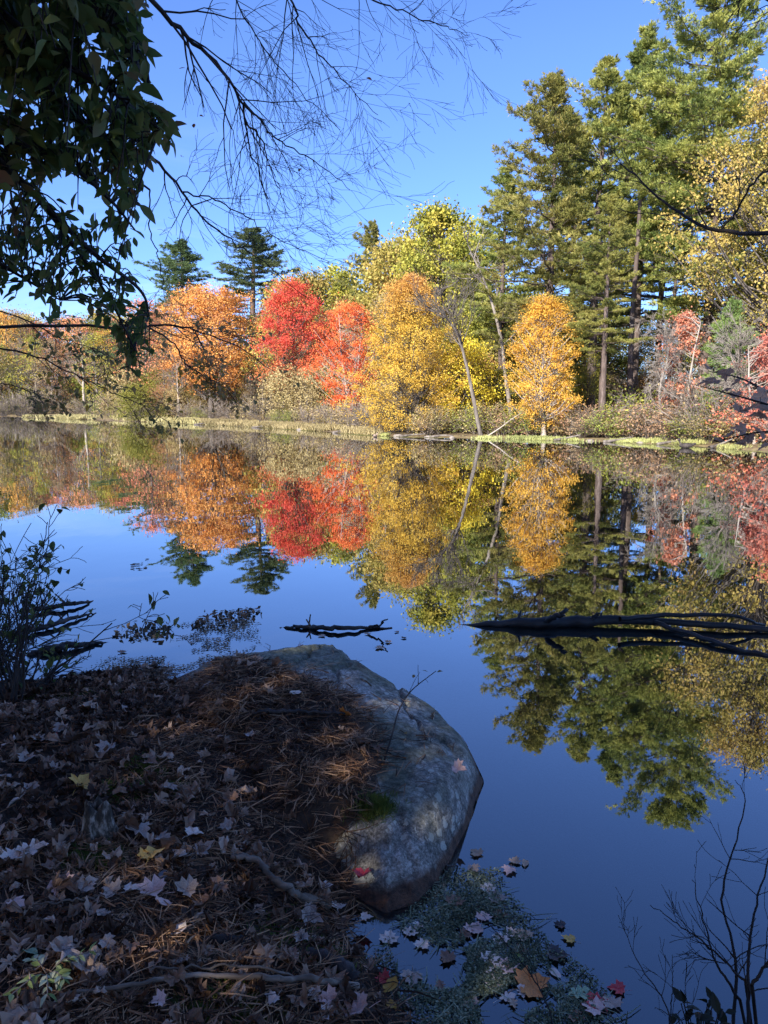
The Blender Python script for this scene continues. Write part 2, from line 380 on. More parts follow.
bp = nd(t, 'ShaderNodeBump'); bp.inputs['Strength'].default_value = .8; bp.inputs['Distance'].default_value = .02; t.links.new(b_, bp.inputs['Height']); t.links.new(bp.outputs[0], pb.inputs['Normal'])
o = nd(t, 'ShaderNodeOutputMaterial'); t.links.new(pb.outputs[0], o.inputs[0])
tag(mb.build('ground', gm), None, None, kind='structure')

# ------------------------------------------------------------------ water
wm, t = newmat('pond_water')
geo = nd(t, 'ShaderNodeNewGeometry')
mp = nd(t, 'ShaderNodeMapping'); mp.inputs['Scale'].default_value = (1.0, .45, 1); t.links.new(geo.outputs['Position'], mp.inputs[0])
w1 = noise(t, mp.outputs[0], 2.2, 2, .5); w2 = noise(t, geo.outputs['Position'], .25, 3, .5)
hh = math_n(t, 'ADD', math_n(t, 'MULTIPLY', w1, .35), w2)
bp = nd(t, 'ShaderNodeBump'); bp.inputs['Strength'].default_value = 1.0; bp.inputs['Distance'].default_value = .0035; t.links.new(hh, bp.inputs['Height'])
fr = nd(t, 'ShaderNodeFresnel'); fr.inputs['IOR'].default_value = 1.33; t.links.new(bp.outputs[0], fr.inputs['Normal'])
fac = math_n(t, 'POWER', fr.outputs[0], .47, True)
gl = nd(t, 'ShaderNodeBsdfGlossy'); gl.inputs['Roughness'].default_value = .012; gl.inputs['Color'].default_value = (.93, .95, .97, 1); t.links.new(bp.outputs[0], gl.inputs['Normal'])
tp = nd(t, 'ShaderNodeBsdfTransparent'); tp.inputs[0].default_value = (.38, .5, .52, 1)
mxs = nd(t, 'ShaderNodeMixShader'); t.links.new(fac, mxs.inputs[0]); t.links.new(tp.outputs[0], mxs.inputs[1]); t.links.new(gl.outputs[0], mxs.inputs[2])
o = nd(t, 'ShaderNodeOutputMaterial'); t.links.new(mxs.outputs[0], o.inputs[0])
mb = MB(); wx = np.linspace(-200, 60, 14); wy = np.linspace(0, 200, 11)
X, Y = np.meshgrid(wx, wy); n, m = X.shape; idx = np.arange(n * m).reshape(n, m)
mb.add(np.stack([X, Y, X * 0], -1), np.stack([idx[:-1, :-1], idx[:-1, 1:], idx[1:, 1:], idx[1:, :-1]], -1).reshape(-1, 4), 0, True)
tag(mb.build('water', wm), None, None, kind='structure')

# ------------------------------------------------------------------ tree meshes (kept with the base at the origin)
def prof_round(t): return np.sqrt(np.clip(4 * t * (1 - t), 0, 1)) ** .8
def prof_oval(t): return np.clip(np.sin(PI * np.clip(t, 0, 1) ** .75), 0, 1) ** .6
def prof_dome(t): return np.sqrt(np.clip(1 - t ** 2.4, 0, 1)) * np.clip((t + .2) * 3, 0, 1)
def prof_cone(t): return np.clip(1 - t, 0, 1) ** .7 * np.clip((t + .1) * 5, 0, 1)

def make_decid(seed, H, R, z0, ncl, per, leaf, prof=prof_round, sigma=.12, tr=None, stems=1, lean=0., twigs=0, up=.3, flat=.7):
    rs = np.random.RandomState(seed); tb, cb = MB(), MB()
    tr = tr or H * .016
    tops = []
    for s in range(stems):
        a = rs.rand() * 2 * PI; off = np.array([math.cos(a), math.sin(a), 0]) * (0 if stems == 1 else .35)
        ln = np.array([math.cos(a) * .12 * (stems > 1) + lean, math.sin(a) * .12 * (stems > 1), 0]) * H
        zz = np.linspace(0, 1, 12)
        p = off[None] + ln[None] * zz[:, None] ** 1.2 + np.stack([.25 * fbm(zz * 3, seed + s, 1, 2), .25 * fbm(zz * 3, seed + s, 9, 2), zz * H * .93 - .1], -1) * np.array([1, 1, 1])
        rr = tr / math.sqrt(stems) * (1 - zz) ** .8 + .015; rr[0] *= 1.35
        tube(tb, p, rr, 8, rs.rand()); tops.append((p, rr))
    ph = rs.rand(4) * 6
    tt = rs.rand(ncl) ** .9; th = rs.rand(ncl) * 2 * PI
    env = R * prof(tt) * (1 + .22 * np.sin(2 * th + ph[0] + tt * 5) + .15 * np.sin(5 * th + ph[1] - tt * 9))
    rad = env * (rs.rand(ncl) ** .42) * rs.uniform(.72, 1.22, ncl)
    cz = z0 + (H - z0) * tt
    cen = np.stack([np.cos(th) * rad, np.sin(th) * rad, cz], -1)
    cen[:, 0] += lean * cz
    out = unit(np.stack([np.cos(th), np.sin(th), (tt - .4) * 1.5], -1))
    for i in range(ncl):
        p, rr = tops[rs.randint(stems)]
        zb = max(cz[i] - rad[i] * rs.uniform(.5, .95) - .3, H * .12)
        k = min(int(zb / (H * .93) * 11), 10)
        q = p[k] + (p[k + 1] - p[k]) * min(1, max(0, (zb - p[k][2]) / max(p[k + 1][2] - p[k][2], .01)))
        mid = (q + cen[i]) / 2 + np.array([0, 0, -.08 * rad[i]]) + rs.normal(0, .12, 3)
        path = smooth_path([q, mid, cen[i]], 6)
        tube(tb, path, np.linspace(max(rr[k] * .33, .02), .012, 6), 4, rs.rand(), cap=False)
        if twigs:
            for j in range(twigs):
                grow(tb, path[rs.randint(2, 6)], unit(out[i] + rs.normal(0, .7, 3)), R * .3, .012, 0, rs)
    sg = R * sigma * rs.uniform(.5, 1.45, ncl)
    c = np.repeat(cen, per, 0) + rs.normal(0, 1, (ncl * per, 3)) * np.repeat(sg, per)[:, None] * np.array([1, 1, flat])
    keep = c[:, 2] > .15; c = c[keep]
    rn = (np.repeat(rs.rand(ncl), per) * .5 + rs.rand(ncl * per) * .5)[keep]
    quads_leaf(cb, c, leaf, rs, up, .7, rn, np.repeat(out, per, 0)[keep])
    return tb.mesh('trunk'), cb.mesh('crown')

def make_pine(seed, H, R, z0, step=.8, per=6, tuft=10, nl=.26, wd=.042, dense=1.0, sparse_low=True, tr=None, asym=0., pexp=.6):
    rs = np.random.RandomState(seed); tb, cb = MB(), MB()
    tr = tr or H * .013
    zz = np.linspace(0, 1, 14); p = np.stack([.3 * fbm(zz * 2, seed, 1, 2) * zz, .3 * fbm(zz * 2, seed, 7, 2) * zz, zz * H - .1], -1)
    tube(tb, p, tr * (1 - zz) ** .75 + .015, 8, 0)
    def axis_at(z): return np.array([np.interp(z, p[:, 2], p[:, 0]), np.interp(z, p[:, 2], p[:, 1]), z])
    z = z0; C = []; D = []
    while z < H - .3:
        t = (z - z0) / (H - z0)
        w = R * (1 - t) ** pexp * min(1, .6 + t * 3) * (1 + .28 * math.sin(z * 1.9 + seed))
        nb = per if t > .05 else per - 2
        for k in range(nb):
            if rs.rand() < .12: continue
            a = rs.rand() * 2 * PI
            L = max(w * rs.uniform(.4, 1.2) * (1 + asym * math.cos(a - 2.6)), .35)
            el = math.radians(-8 + 50 * t ** 1.3 + rs.normal(0, 8))
            b = axis_at(z + rs.uniform(-.1, .1)); h = np.array([math.cos(a), math.sin(a), 0])
            s = np.linspace(0, 1, 7)
            path = b + h * (L * s * math.cos(el))[:, None] + np.array([0, 0, 1.]) * (L * s * math.sin(el) + .14 * L * s ** 2.5)[:, None]
            path[1:] += rs.normal(0, .04 * L ** .5, (6, 3))
            tube(tb, path, np.linspace(.012 + .011 * L, .008, 7), 4, rs.rand(), cap=False)
            side = np.array([-h[1], h[0], 0]); nt = int((6 + L * 7.5) * dense)
            s0 = .3 if t < .5 else .1
            for j in range(nt):
                u = s0 + (1 - s0) * rs.rand() ** .7; q = np.array([np.interp(u, s, path[:, i]) for i in range(3)])
                lat = rs.choice([-1, 1]) * (1.05 - u * .75) * L * .38 * rs.rand()
                c = q + side * lat + h * abs(lat) * .5 + np.array([0, 0, rs.uniform(-.04, .08) + .1 * abs(lat)])
                if abs(lat) > .35: tube(tb, [q, c], [.009, .005], 3, 0, cap=False)
                C.append(c); D.append(unit(h * .6 + side * np.sign(lat) * .35 + np.array([0, 0, .75])))
        z += step * rs.uniform(.6, 1.3) * (1.1 if t < .3 else .8)
    C = np.array(C); D = np.array(D)
    C2 = np.repeat(C, 2, 0) + rs.normal(0, .11, (len(C) * 2, 3)) * np.array([1, 1, .4]); D2 = np.repeat(D, 2, 0)
    blades(cb, C2, D2, tuft, nl, wd, .55, rs)
    return tb.mesh('trunk'), cb.mesh('crown')

def make_bare(seed, H, R, tr=None, depth=4, lean=(0, 0), minr=.008, path=None, kids=(3, 5)):
    rs = np.random.RandomState(seed); tb, cb = MB(), MB()
    tr = tr or H * .016
    zz = np.linspace(0, 1, 12)
    p = np.stack([lean[0] * H * zz ** 1.3 + .3 * fbm(zz * 3, seed, 1, 2), lean[1] * H * zz + .3 * fbm(zz * 3, seed, 7, 2), zz * H * .8 - .1], -1) if path is None else smooth_path(path, 12)
    tube(tb, p, tr * (1 - .8 * zz) + .01, 8, 0)
    for i in range(14):
        k = rs.randint(4, 12); q = p[min(k, 11)]
        d = unit(np.array([rs.normal(0, 1), rs.normal(0, 1), .9]))
        grow(cb, q, d, R * rs.uniform(.5, .9) * (1.25 - k / 14), tr * .32, depth - 2, rs, (0, 0, .08), .15, kids, .75, 4, None, .62, minr)
    return tb.mesh('trunk'), cb.mesh('crown')

def make_shrub(seed, H, R, nst, nleaf, leaf, minr=.01):
    rs = np.random.RandomState(seed); tb, cb = MB(), MB(); tips = []
    for i in range(nst):
        a = rs.rand() * 2 * PI; d = unit([math.cos(a) * rs.uniform(.2, 1), math.sin(a) * rs.uniform(.2, 1), 1.1])
        grow(tb, [math.cos(a) * .15 * R, math.sin(a) * .15 * R, -.05], d, H * rs.uniform(.5, .95), .02, 2, rs, (0, 0, .02), .14, (2, 4), .6, 3, tips, .5, minr)
    T = np.array([q[0] for q in tips]); 
    c = T[rs.randint(len(T), size=nleaf)] + rs.normal(0, .13 * R, (nleaf, 3)); c = c[c[:, 2] > .03]
    quads_leaf(cb, c, leaf, rs, .3, .7)
    return tb.mesh('stems'), cb.mesh('leaves')

def pair_mat(me, mat): me.materials.append(mat)
KIN = {}
def kind(name, maker, *a, H=10, **k):
    tm, cm = maker(*a, **k)
    tm.materials.append(M['bark']); cm.materials.append(M['olive'])
    KIN[name] = (tm, cm, H)
kind('round', make_decid, 1, 12, 3.6, 2.6, 150, 75, .2, prof_round, .13, H=12)
kind('oval', make_decid, 2, 12, 2.9, 1.6, 150, 75, .2, prof_oval, .13, H=12)
kind('dome', make_decid, 3, 12, 4.3, 4.0, 170, 75, .22, prof_dome, .12, H=12)
kind('thin', make_decid, 4, 14, 3.4, 1.6, 120, 36, .19, prof_oval, .15, twigs=2, H=14)
kind('thin_b', make_decid, 5, 14, 3.8, 2.2, 120, 34, .19, prof_round, .14, twigs=2, H=14)
kind('near_wood', make_decid, 17, 14, 4.8, 2.2, 150, 62, .2, prof_round, .14, H=14)
kind('bare', make_bare, 6, 14, 4.5, H=14, depth=5, minr=.014)
kind('pine_giant', make_pine, 14, 27, 6.6, 7, H=27, step=.8, pexp=.42, asym=.15, dense=1.5, nl=.27, per=7)
kind('oak_near', make_decid, 15, 14, 4.3, 4.0, 300, 105, .12, prof_dome, .085, H=14, twigs=1)
kind('thicket', make_decid, 16, 6, 3.6, .3, 130, 60, .2, prof_dome, .15, H=6, stems=3)
kind('pine_full', make_pine, 8, 22, 5.0, 3.5, H=22, step=.72, asym=.4, pexp=.6, dense=1.35, per=6)
kind('pine_tall', make_pine, 9, 22, 3.7, 8, H=22, step=.75, pexp=.5, dense=1.5, per=6)
kind('pine_young', make_pine, 10, 8, 1.9, .8, H=8, step=.34, tuft=9, nl=.2, wd=.035)
kind('shrub', make_shrub, 11, 2.2, 1.5, 22, 1500, .12, H=2.2)
kind('shrub_low', make_shrub, 12, 1.2, 1.3, 24, 1400, .1, H=1.2)
kind('twiggy', make_shrub, 13, 2.6, 1.6, 40, 160, .1, H=2.6)

LIST = []
def put(kindname, px, Y, top, mat, bark, label, name='broadleaf_tree', cat='tree', group=None, wide=1.0, H=None, names=('trunk', 'crown'), rot=None, rs=np.random.RandomState(5)):
    tm, cm, H0 = KIN[kindname]
    p = at_y(px, 415, Y); gz = float(ground_h(p[0], Y))
    hh = H if H else at_y(px, top, Y)[2] - gz
    s = hh / H0
    root = thing(name, label, cat, (p[0], Y, gz), group)
    root.rotation_euler.z = rs.rand() * 6.28 if rot is None else rot
    root.scale = (s * wide, s * wide, s)
    for me, nm, mt in ((tm, names[0], M[bark]), (cm, names[1], M[mat])):
        o = link(nm, me, root); o.material_slots[0].link = 'OBJECT'; o.material_slots[0].material = mt
    LIST.append(root)
    return root

# ------------------------------------------------------------------ far shore: the trees one can single out
def hero(name_, px, Y, top, mat, bark, label, rot=0, wide=1.0, cat='tree', nm='broadleaf_tree'):
    return put(name_, px, Y, top, mat, bark, label, nm, cat, None, wide, rot=rot)

KIN['orange_a'] = (*[pair_mat(q, M['bark']) or q for q in make_decid(21, 14.5, 5.0, 3.4, 300, 90, .18, prof_round, .10, twigs=1)], 14.5)
KIN['red_a'] = (*[pair_mat(q, M['bark']) or q for q in make_decid(22, 13.5, 4.4, 2.6, 300, 95, .155, prof_round, .10, stems=2, twigs=1)], 13.5)
KIN['red_b'] = (*[pair_mat(q, M['bark']) or q for q in make_decid(23, 11, 3.3, 1.3, 270, 95, .135, prof_round, .10, stems=2)], 11)
KIN['gold_a'] = (*[pair_mat(q, M['bark']) or q for q in make_decid(24, 10.8, 3.9, .4, 480, 130, .1, prof_dome, .08, stems=4, twigs=1)], 10.8)
KIN['gold_b'] = (*[pair_mat(q, M['bark']) or q for q in make_decid(25, 7, 3.0, .4, 170, 90, .14, prof_round, .13, stems=3, twigs=2)], 7)
KIN['amber_a'] = (*[pair_mat(q, M['bark']) or q for q in make_decid(26, 8, 2.5, .6, 300, 100, .09, lambda t: np.clip(1 - t, 0, 1) ** .36 * np.clip((t + .12) * 3, 0, 1), .1, twigs=1)], 8)
KIN['oak_a'] = (*[pair_mat(q, M['bark']) or q for q in make_decid(27, 17, 4.6, 5, 220, 80, .24, prof_dome, .1, twigs=1)], 17)
KIN['vine_a'] = (*[pair_mat(q, M['bark']) or q for q in make_decid(28, 6.3, 1.3, .8, 90, 55, .12, prof_oval, .13, stems=2, twigs=5)], 6.3)

hero('pine_full', 186, 122, 240, 'needle_blue', 'pine_bark', 'bluish dark pine rising behind the orange tree, the left one of two far pines', 0, 1.7, nm='pine_tree')
hero('pine_tall', 256, 122, 229, 'needle_blue', 'pine_bark', 'dark ragged pine with an open forked top behind the red maple', 2, 2.1, nm='pine_tree')
hero('orange_a', 212, 92, 288, 'orange', 'bark', 'broad orange maple standing before the two far pines', 1, 1.15)
hero('red_a', 294, 80, 284, 'red_orange', 'bark', 'red maple turning orange below, left of the scarlet maple', .3, .92)
hero('red_b', 351, 64, 306, 'red', 'bark_pale', 'scarlet maple on the shore beside the tall golden tree', .8, 1.0)
hero('gold_a', 410, 50, 279, 'goldtop', 'bark', 'tall golden tree turning rusty orange at the top, overhanging the shore', .2, 1.0)
hero('gold_b', 462, 51, 340, 'gold', 'bark', 'low spreading yellow tree between the golden tree and the leaning bare trunk', 1.4, 1.0)
hero('oak_a', 438, 74, 209, 'yellowgreen', 'bark', 'large yellow-green oak filling the gap between the pines', .9, 1.0)
hero('amber_a', 543, 45, 300, 'amber', 'bark_pale', 'young amber-yellow tree with a pointed top in front of the tall pines', .4, 1.0)
hero('pine_full', 374, 92, 221, 'needle_pine', 'pine_bark', 'green pine poking up beside the yellow-green oak', 1.2, .95, nm='pine_tree')
hero('pine_full', 546, 52, 72, 'needle_pine', 'pine_bark', 'tall white pine with long tiered limbs reaching out over open sky', .5, 1.1, nm='pine_tree')
hero('pine_tall', 590, 54, 62, 'needle_pine', 'pine_bark', 'tall white pine second in the row of big pines, full rounded top', .7, 1.1, nm='pine_tree')
hero('pine_tall', 632, 56, 32, 'needle_pine', 'pine_bark', 'slender thin pine with a see-through top next to the giant pine', 4.4, .9, nm='pine_tree')
hero('pine_giant', 702, 51, -8, 'needle_pine', 'pine_bark', 'giant white pine, tallest tree on the shore', 5.2, 1.12, nm='pine_tree')
hero('pine_tall', 602, 44, 196, 'needle_pine', 'pine_bark', 'shorter pine with a bare lower trunk right of the amber tree', 2.2, 1.15, nm='pine_tree')
hero('pine_tall', 500, 58, 168, 'needle_pine', 'pine_bark', 'dense green pine at the left foot of the row of big pines', 1.7, 1.15, nm='pine_tree')
hero('pine_full', 568, 62, 118, 'needle_pine', 'pine_bark', 'pine standing behind the gap between the first two big pines', 2.0, 1.0, nm='pine_tree')
hero('pine_giant', 655, 63, 100, 'needle_pine', 'pine_bark', 'pine standing behind the gap left of the giant pine', 1.0, .95, nm='pine_tree')
hero('oak_near', 772, 44, 72, 'olive_gold', 'bark', 'big olive-gold oak at the right edge of the picture', .5, .95)
hero('oak_near', 812, 50, 120, 'olive_gold', 'bark', 'olive-gold oak standing behind the big oak at the right edge', 2.5, 1.0)
hero('pine_young', 728, 41, 300, 'needle_young', 'bark', 'young light-green pine beside the pinkish vine-covered tree', .4, 1.1, nm='young_pine_tree')
hero('vine_a', 680, 42, 314, 'pinkred', 'bark_pale', 'bare grey tree draped in pinkish red vine leaves', .6, 1.0, nm='vine_covered_tree')
hero('vine_a', 762, 35, 338, 'pinkred', 'bark_pale', 'twiggy tree with coral red leaves at the right end of the shore', 2.6, 1.15, nm='vine_covered_tree')
hero('round', 800, 36, 300, 'pink_orange', 'bark', 'small coral orange tree past the right end of the grassy shore', 2.6, .9)
hero('pine_tall', 722, 60, 150, 'needle_pine', 'pine_bark', 'pine with dark trunk seen between the giant pine and the olive-gold oak', 5.5, 1.0, nm='pine_tree')

def strip(name, label, cat, px, Y, pts, rad, mat, seed, ntw, L, depth=3, minr=.012, start=.35, drift=(0, 0, .08)):
    """a leafless tree whose trunk follows points (px,py) at distance Y"""
    rs = np.random.RandomState(seed); base = at_y(pts[0][0], pts[0][1], Y)
    base[2] = float(ground_h(base[0], base[1])) - .05
    P = [np.zeros(3)] + [at_y(a, b, Y + rs.uniform(-.3, .3)) - base for a, b in pts[1:]]
    path = smooth_path(P, 16); root = thing(name, label, cat, base)
    tb, cb = MB(), MB()
    if ntw < 9: cb = tb
    tube(tb, path, np.linspace(rad, rad * .2, 16), 8, .5)
    for i in range(ntw):
        k = int(16 * (start + (1 - start) * rs.rand())) - 1
        d = unit(unit(path[min(k + 1, 15)] - path[k - 1]) + rs.normal(0, .65, 3))
        grow(cb, path[k], d, L * rs.uniform(.5, 1.1), rad * .3, depth, rs, drift, .14, (3, 5), .7, 4, None, .6, minr)
    tb.build('trunk', M[mat], root)
    if cb is not tb: cb.build('branches', M[mat], root)
    return root
strip('bare_tree', 'leafless grey tree leaning left over the water from the shore', 'tree', 478, 45.6, [(481, 436), (476, 412), (468, 372), (458, 335), (446, 318), (432, 300)], .15, 'bark', 31, 17, 2.0, start=.5, minr=.009)
strip('bare_tree', 'tall leafless forked tree with a pale trunk behind the leaning grey tree', 'tree', 512, 50, [(514, 432), (506, 380), (502, 345), (494, 310), (482, 275), (470, 252)], .17, 'bark_mid', 32, 9, 2.2, 2, start=.45)
strip('bare_tree', 'thin leafless grey tree with tangled twigs beside the red vine', 'tree', 660, 41, [(662, 425), (660, 390), (668, 355), (662, 330)], .09, 'bark_mid', 33, 26, 1.5, start=.2, drift=(0, 0, -.05), minr=.008)
strip('bare_tree', 'slim dark leaning pole-like tree near the right end of the shore', 'tree', 700, 39, [(704, 440), (697, 410), (688, 380), (684, 350)], .05, 'bark_dark', 34, 5, .8, 1, start=.4)
strip('bare_tree', 'leafless pinkish-grey twiggy tree above the right end of the shore', 'tree', 748, 36, [(750, 445), (746, 400), (738, 370), (742, 345)], .07, 'bark_mid', 35, 30, 1.6, start=.15, drift=(0, 0, .0), minr=.008)
strip('fallen_branch', 'thin pale pole leaning from the waterside into the amber tree', 'fallen branch', 490, 45, [(484, 437), (500, 428), (520, 414), (552, 402)], .05, 'bark_pale', 36, 4, .5, 1)
for i, (px, Y, r_, top, lab) in enumerate([(601, 46, .2, 240, 'dark straight pine trunk right of the amber tree, needles far above'), (628, 50, .2, 190, 'dark bare pine trunk between the shorter pine and the vine tree'),
                                   (666, 53, .14, 200, 'narrow dark pine trunk left of the giant pine')]):
    p = at_y(px, 430, Y); gz = float(ground_h(p[0], Y)); H = at_y(px, top, Y)[2] - gz; rs = np.random.RandomState(40 + i)
    root = thing('pine_tree', lab, 'tree', (p[0], Y, gz)); tb, cb, nb = MB(), MB(), MB(); C = []; D = []
    zz = np.linspace(0, 1, 12); path = np.stack([.25 * fbm(zz * 2, i, 1, 2), .2 * fbm(zz * 2, i, 5, 2), zz * H - .1], -1)
    tube(tb, path, r_ * (1.15 - .6 * zz), 9, 0)
    for j in range(26):
        k = rs.randint(3, 12); a = rs.rand() * 6.28; tips = []
        grow(tb, path[k], [math.cos(a), math.sin(a), rs.uniform(-.3, .2)], rs.uniform(.6, 2.2), .022, 1, rs, (0, 0, 0), .12, (1, 3), .6, 4, tips, .5, .01)
        if k > 8:
            for q, d in tips: C.append(q); D.append(unit(d + np.array([0, 0, .8])))
    C = np.repeat(np.array(C), 4, 0); D = np.repeat(np.array(D), 4, 0); C += rs.normal(0, .2, C.shape) * [1, 1, .4]
    blades(nb, C, D, 9, .3, .05, .6, rs)
    tb.build('trunk', M['pine_bark'], root); nb.build('crown', M['needle_pine'], root)

# fillers: the wood behind
R_ = np.random.RandomState(9)
def row(pxs, Yr, tops, kinds, group):
    for px in pxs:
        k, mat, bark, lab, w = kinds[R_.randint(len(kinds))]
        put(k, px + R_.uniform(-6, 6), R_.uniform(*Yr), R_.uniform(*tops), mat, bark, lab, 'broadleaf_tree' if 'pine' not in k else 'pine_tree', 'tree', group(lab), w)
G = lambda lab: {'y': 'yellow-green trees in the wood behind the shore', 't': 'thin rust-leaved trees in the wood', 'b': 'leafless trees in the wood'}.get(lab[0], 'trees in the wood')
K_y = ('thin', 'yellowgreen', 'bark', 'yellow-green thinly leaved tree in the wood behind the grassy shore', 1.1)
K_g = ('thin_b', 'gold', 'bark', 'golden half-bare tree in the wood behind the grassy shore', 1.1)
K_r = ('thin_b', 'rust', 'bark', 'thinly leaved rust-brown tree in the wood behind the grassy shore', 1.1)
K_t = ('thin', 'tan', 'bark_pale', 'pale trunked tree with a few tan leaves in the wood behind the grassy shore', 1.1)
K_b = ('bare', 'twig', 'bark_pale', 'bare grey tree in the wood behind the grassy shore', 1.1)
K_o = ('thin', 'orange', 'bark', 'thin orange tree in the wood behind the grassy shore', 1.0)
K_p = ('thin_b', 'pink_orange', 'bark', 'thin salmon pink tree in the wood behind the grassy shore', 1.0)
K_ol = ('round', 'olive', 'bark', 'dense olive green tree deep in the wood', 1.1)
K_yg = ('oval', 'yellowgreen', 'bark', 'dense yellow-green tree deep in the wood', 1.2)
K_gd = ('dome', 'olive_gold', 'bark', 'dense olive-gold tree deep in the wood', 1.0)
GG = lambda lab: lab.split(' in the wood')[0].replace(' tree', ' trees').split(' deep')[0] + ' of the far wood'
row(range(-40, 175, 15), (131, 146), (318, 345), [K_y, K_t, K_b, K_r, K_g, K_b], GG)
row(range(-50, 175, 19), (152, 165), (308, 326), [K_p, K_r, K_t, K_ol, K_o], GG)
row(range(-60, 200, 24), (175, 190), (312, 322), [K_ol, K_gd, K_p], GG)
row([160, 180, 232, 250, 262, 320, 338], (86, 98), (335, 375), [K_t, K_b, K_r, K_b, K_p], GG)
row([150, 172, 196, 222, 246, 270, 290], (104, 116), (300, 330), [K_p, K_t, K_r, K_b, K_o], GG)
row([300, 318, 336, 352], (98, 108), (264, 282), [K_yg, K_gd], GG)
row([268, 285, 310, 330, 352, 375], (84, 96), (296, 320), [K_r, K_b, K_t, K_gd], GG)
row([360, 384, 400], (68, 76), (290, 310), [K_ol, K_b, K_t], GG)
row([400, 420, 462, 482], (80, 92), (232, 250), [K_yg, K_gd, K_yg], GG)
row([430, 455, 480, 500, 520], (60, 66), (300, 340), [K_ol, K_yg, K_ol, K_g], GG)
row([540, 562, 585, 610, 632, 655, 680, 705, 730, 755, 780], (62, 72), (285, 330), [K_y, K_ol, K_yg, K_r, K_g, K_y], GG)
row([500, 530, 570, 600, 640, 675, 712, 745, 790, 830], (80, 100), (300, 335), [K_ol, K_gd, K_yg], GG)
row([560, 590, 618, 645, 672, 700, 735, 765], (50, 56), (352, 378), [K_y, K_r, K_g, K_b, K_y], GG)
# low thickets under the wood
T_ = [('thicket', 'shrub', 'bark', 'low brushy tan-leaved thicket tree filling the wood edge', 1.1), ('thicket', 'rust', 'bark', 'low brushy rust-leaved thicket tree filling the wood edge', 1.1), ('thicket', 'olive', 'bark', 'low brushy olive thicket tree filling the wood edge', 1.1), ('thicket', 'tan', 'bark_mid', 'low pale brown thicket tree filling the wood edge', 1.1)]
GT = lambda lab: lab.replace('tree filling', 'trees filling')
row(range(-40, 150, 17), (148, 156), (372, 388), T_, GT)
row(range(130, 330, 15), (106, 122), (352, 380), T_, GT)
row(range(140, 300, 22), (90, 100), (385, 396), T_, GT)
row(range(290, 400, 14), (72, 84), (362, 385), T_, GT)
row(range(385, 500, 16), (57, 66), (352, 380), T_, GT)
row(range(490, 800, 17), (56, 68), (372, 396), T_, GT)
# shrubs along the waterside
def shrubs(pxs, Ys, kinds, grp):
    for px in pxs:
        k, mat, lab, H = kinds[R_.randint(len(kinds))]
        Yv = np.interp(px, Ys[0], Ys[1]) + R_.uniform(.3, 2.2)
        put(k, px + R_.uniform(-4, 4), Yv, None, mat, 'twig', lab, 'shrub', 'shrub', lab.split(' on ')[0] + 's' if False else grp, 1.2, H=H * R_.uniform(.7, 1.15), names=('stems', 'leaves'))
SY = ([-20, 20, 60, 125, 200, 250, 300, 340, 380, 430, 480, 600, 700, 768, 800], [148, 140, 132, 100, 86, 78, 66, 58, 52, 47, 46.5, 42.5, 37.5, 34, 32])
shrubs(range(440, 760, 13), SY, [('shrub', 'shrub', 'tan and olive shrub on the bank below the tall pines', 1.6), ('twiggy', 'tan', 'twiggy pale shrub on the bank below the tall pines', 1.9), ('shrub_low', 'shrub', 'tan and olive shrub on the bank below the tall pines', 1.2), ('shrub', 'shrub_green', 'green leafy shrub on the bank below the tall pines', 1.5)], 'shrubs below the tall pines')
shrubs(range(170, 440, 15), SY, [('shrub', 'shrub', 'brownish shrub behind the grass under the maples', 1.8), ('twiggy', 'tan', 'twiggy grey shrub behind the grass under the maples', 2.4), ('shrub', 'shrub_green', 'yellow-green shrub behind the grass under the maples', 1.5)], 'shrubs under the maples')
shrubs(range(-30, 170, 12), SY, [('shrub', 'shrub', 'brown shrub along the far left shore', 2.6), ('twiggy', 'olive', 'dark twiggy shrub along the far left shore', 3.2), ('shrub', 'shrub_green', 'olive green shrub along the far left shore', 3.0)], 'shrubs along the far left shore')
shrubs([-12, 4, 18, 30, 44], ([-20, 50], [128, 133]), [('twiggy', 'olive', 'dark bare bush leaning over the water at the far left', 4.2)], 'dark bushes at the far left shore')
shrubs(range(500, 740, 21), SY, [('shrub', 'salmon', 'salmon-leaved shrub on the bank under the pines', 1.7), ('twiggy', 'tan', 'tall tangled tan shrub on the bank under the pines', 2.9), ('shrub', 'olive', 'dull olive shrub on the bank under the pines', 2.1)], 'mixed shrubs under the pines')
shrubs([725, 735, 745, 752, 762, 770, 788], SY, [('twiggy', 'pinkred', 'pinkish twiggy bush at the right end of the shore', 2.4), ('shrub', 'pink_orange', 'coral bush at the right end of the shore', 2.0)], 'coral bushes at the right end')

# shore grass
rs = np.random.RandomState(55)
def grass(name, seg, n, wmax, h, w, mat, label):
    seg = np.array(seg); L = np.linalg.norm(np.diff(seg, axis=0), axis=1); cl = np.concatenate([[0], np.cumsum(L)])
    u = rs.rand(n) * cl[-1]; bx = np.interp(u, cl, seg[:, 0]); by = np.interp(u, cl, seg[:, 1])
    off = rs.rand(n) ** 1.3 * np.interp(u, cl, wmax) + rs.uniform(-.35, .1, n)
    R = np.hypot(bx, by); c = np.stack([bx + bx / R * off, by + by / R * off, bx * 0], -1)
    kp = fbm(c[:, 0] * .7, c[:, 1] * .7, 5, 3) + .9 * fbm(c[:, 0] * .13, c[:, 1] * .13, 8, 2) > rs.uniform(-.25, .4, n); c = c[kp]; u = u[kp]; n = len(c)
    c[:, 2] = np.maximum(ground_h(c[:, 0], c[:, 1]), -.02) - .01
    m = MB(); sc = np.interp(u, cl, np.linspace(1, 1, len(cl)))
    blades(m, c, np.tile([0, 0, 1.], (n, 1)), 1, h, w, .4, rs)
    return tag(m.build(name, M[mat]), label, 'grass', kind='stuff')
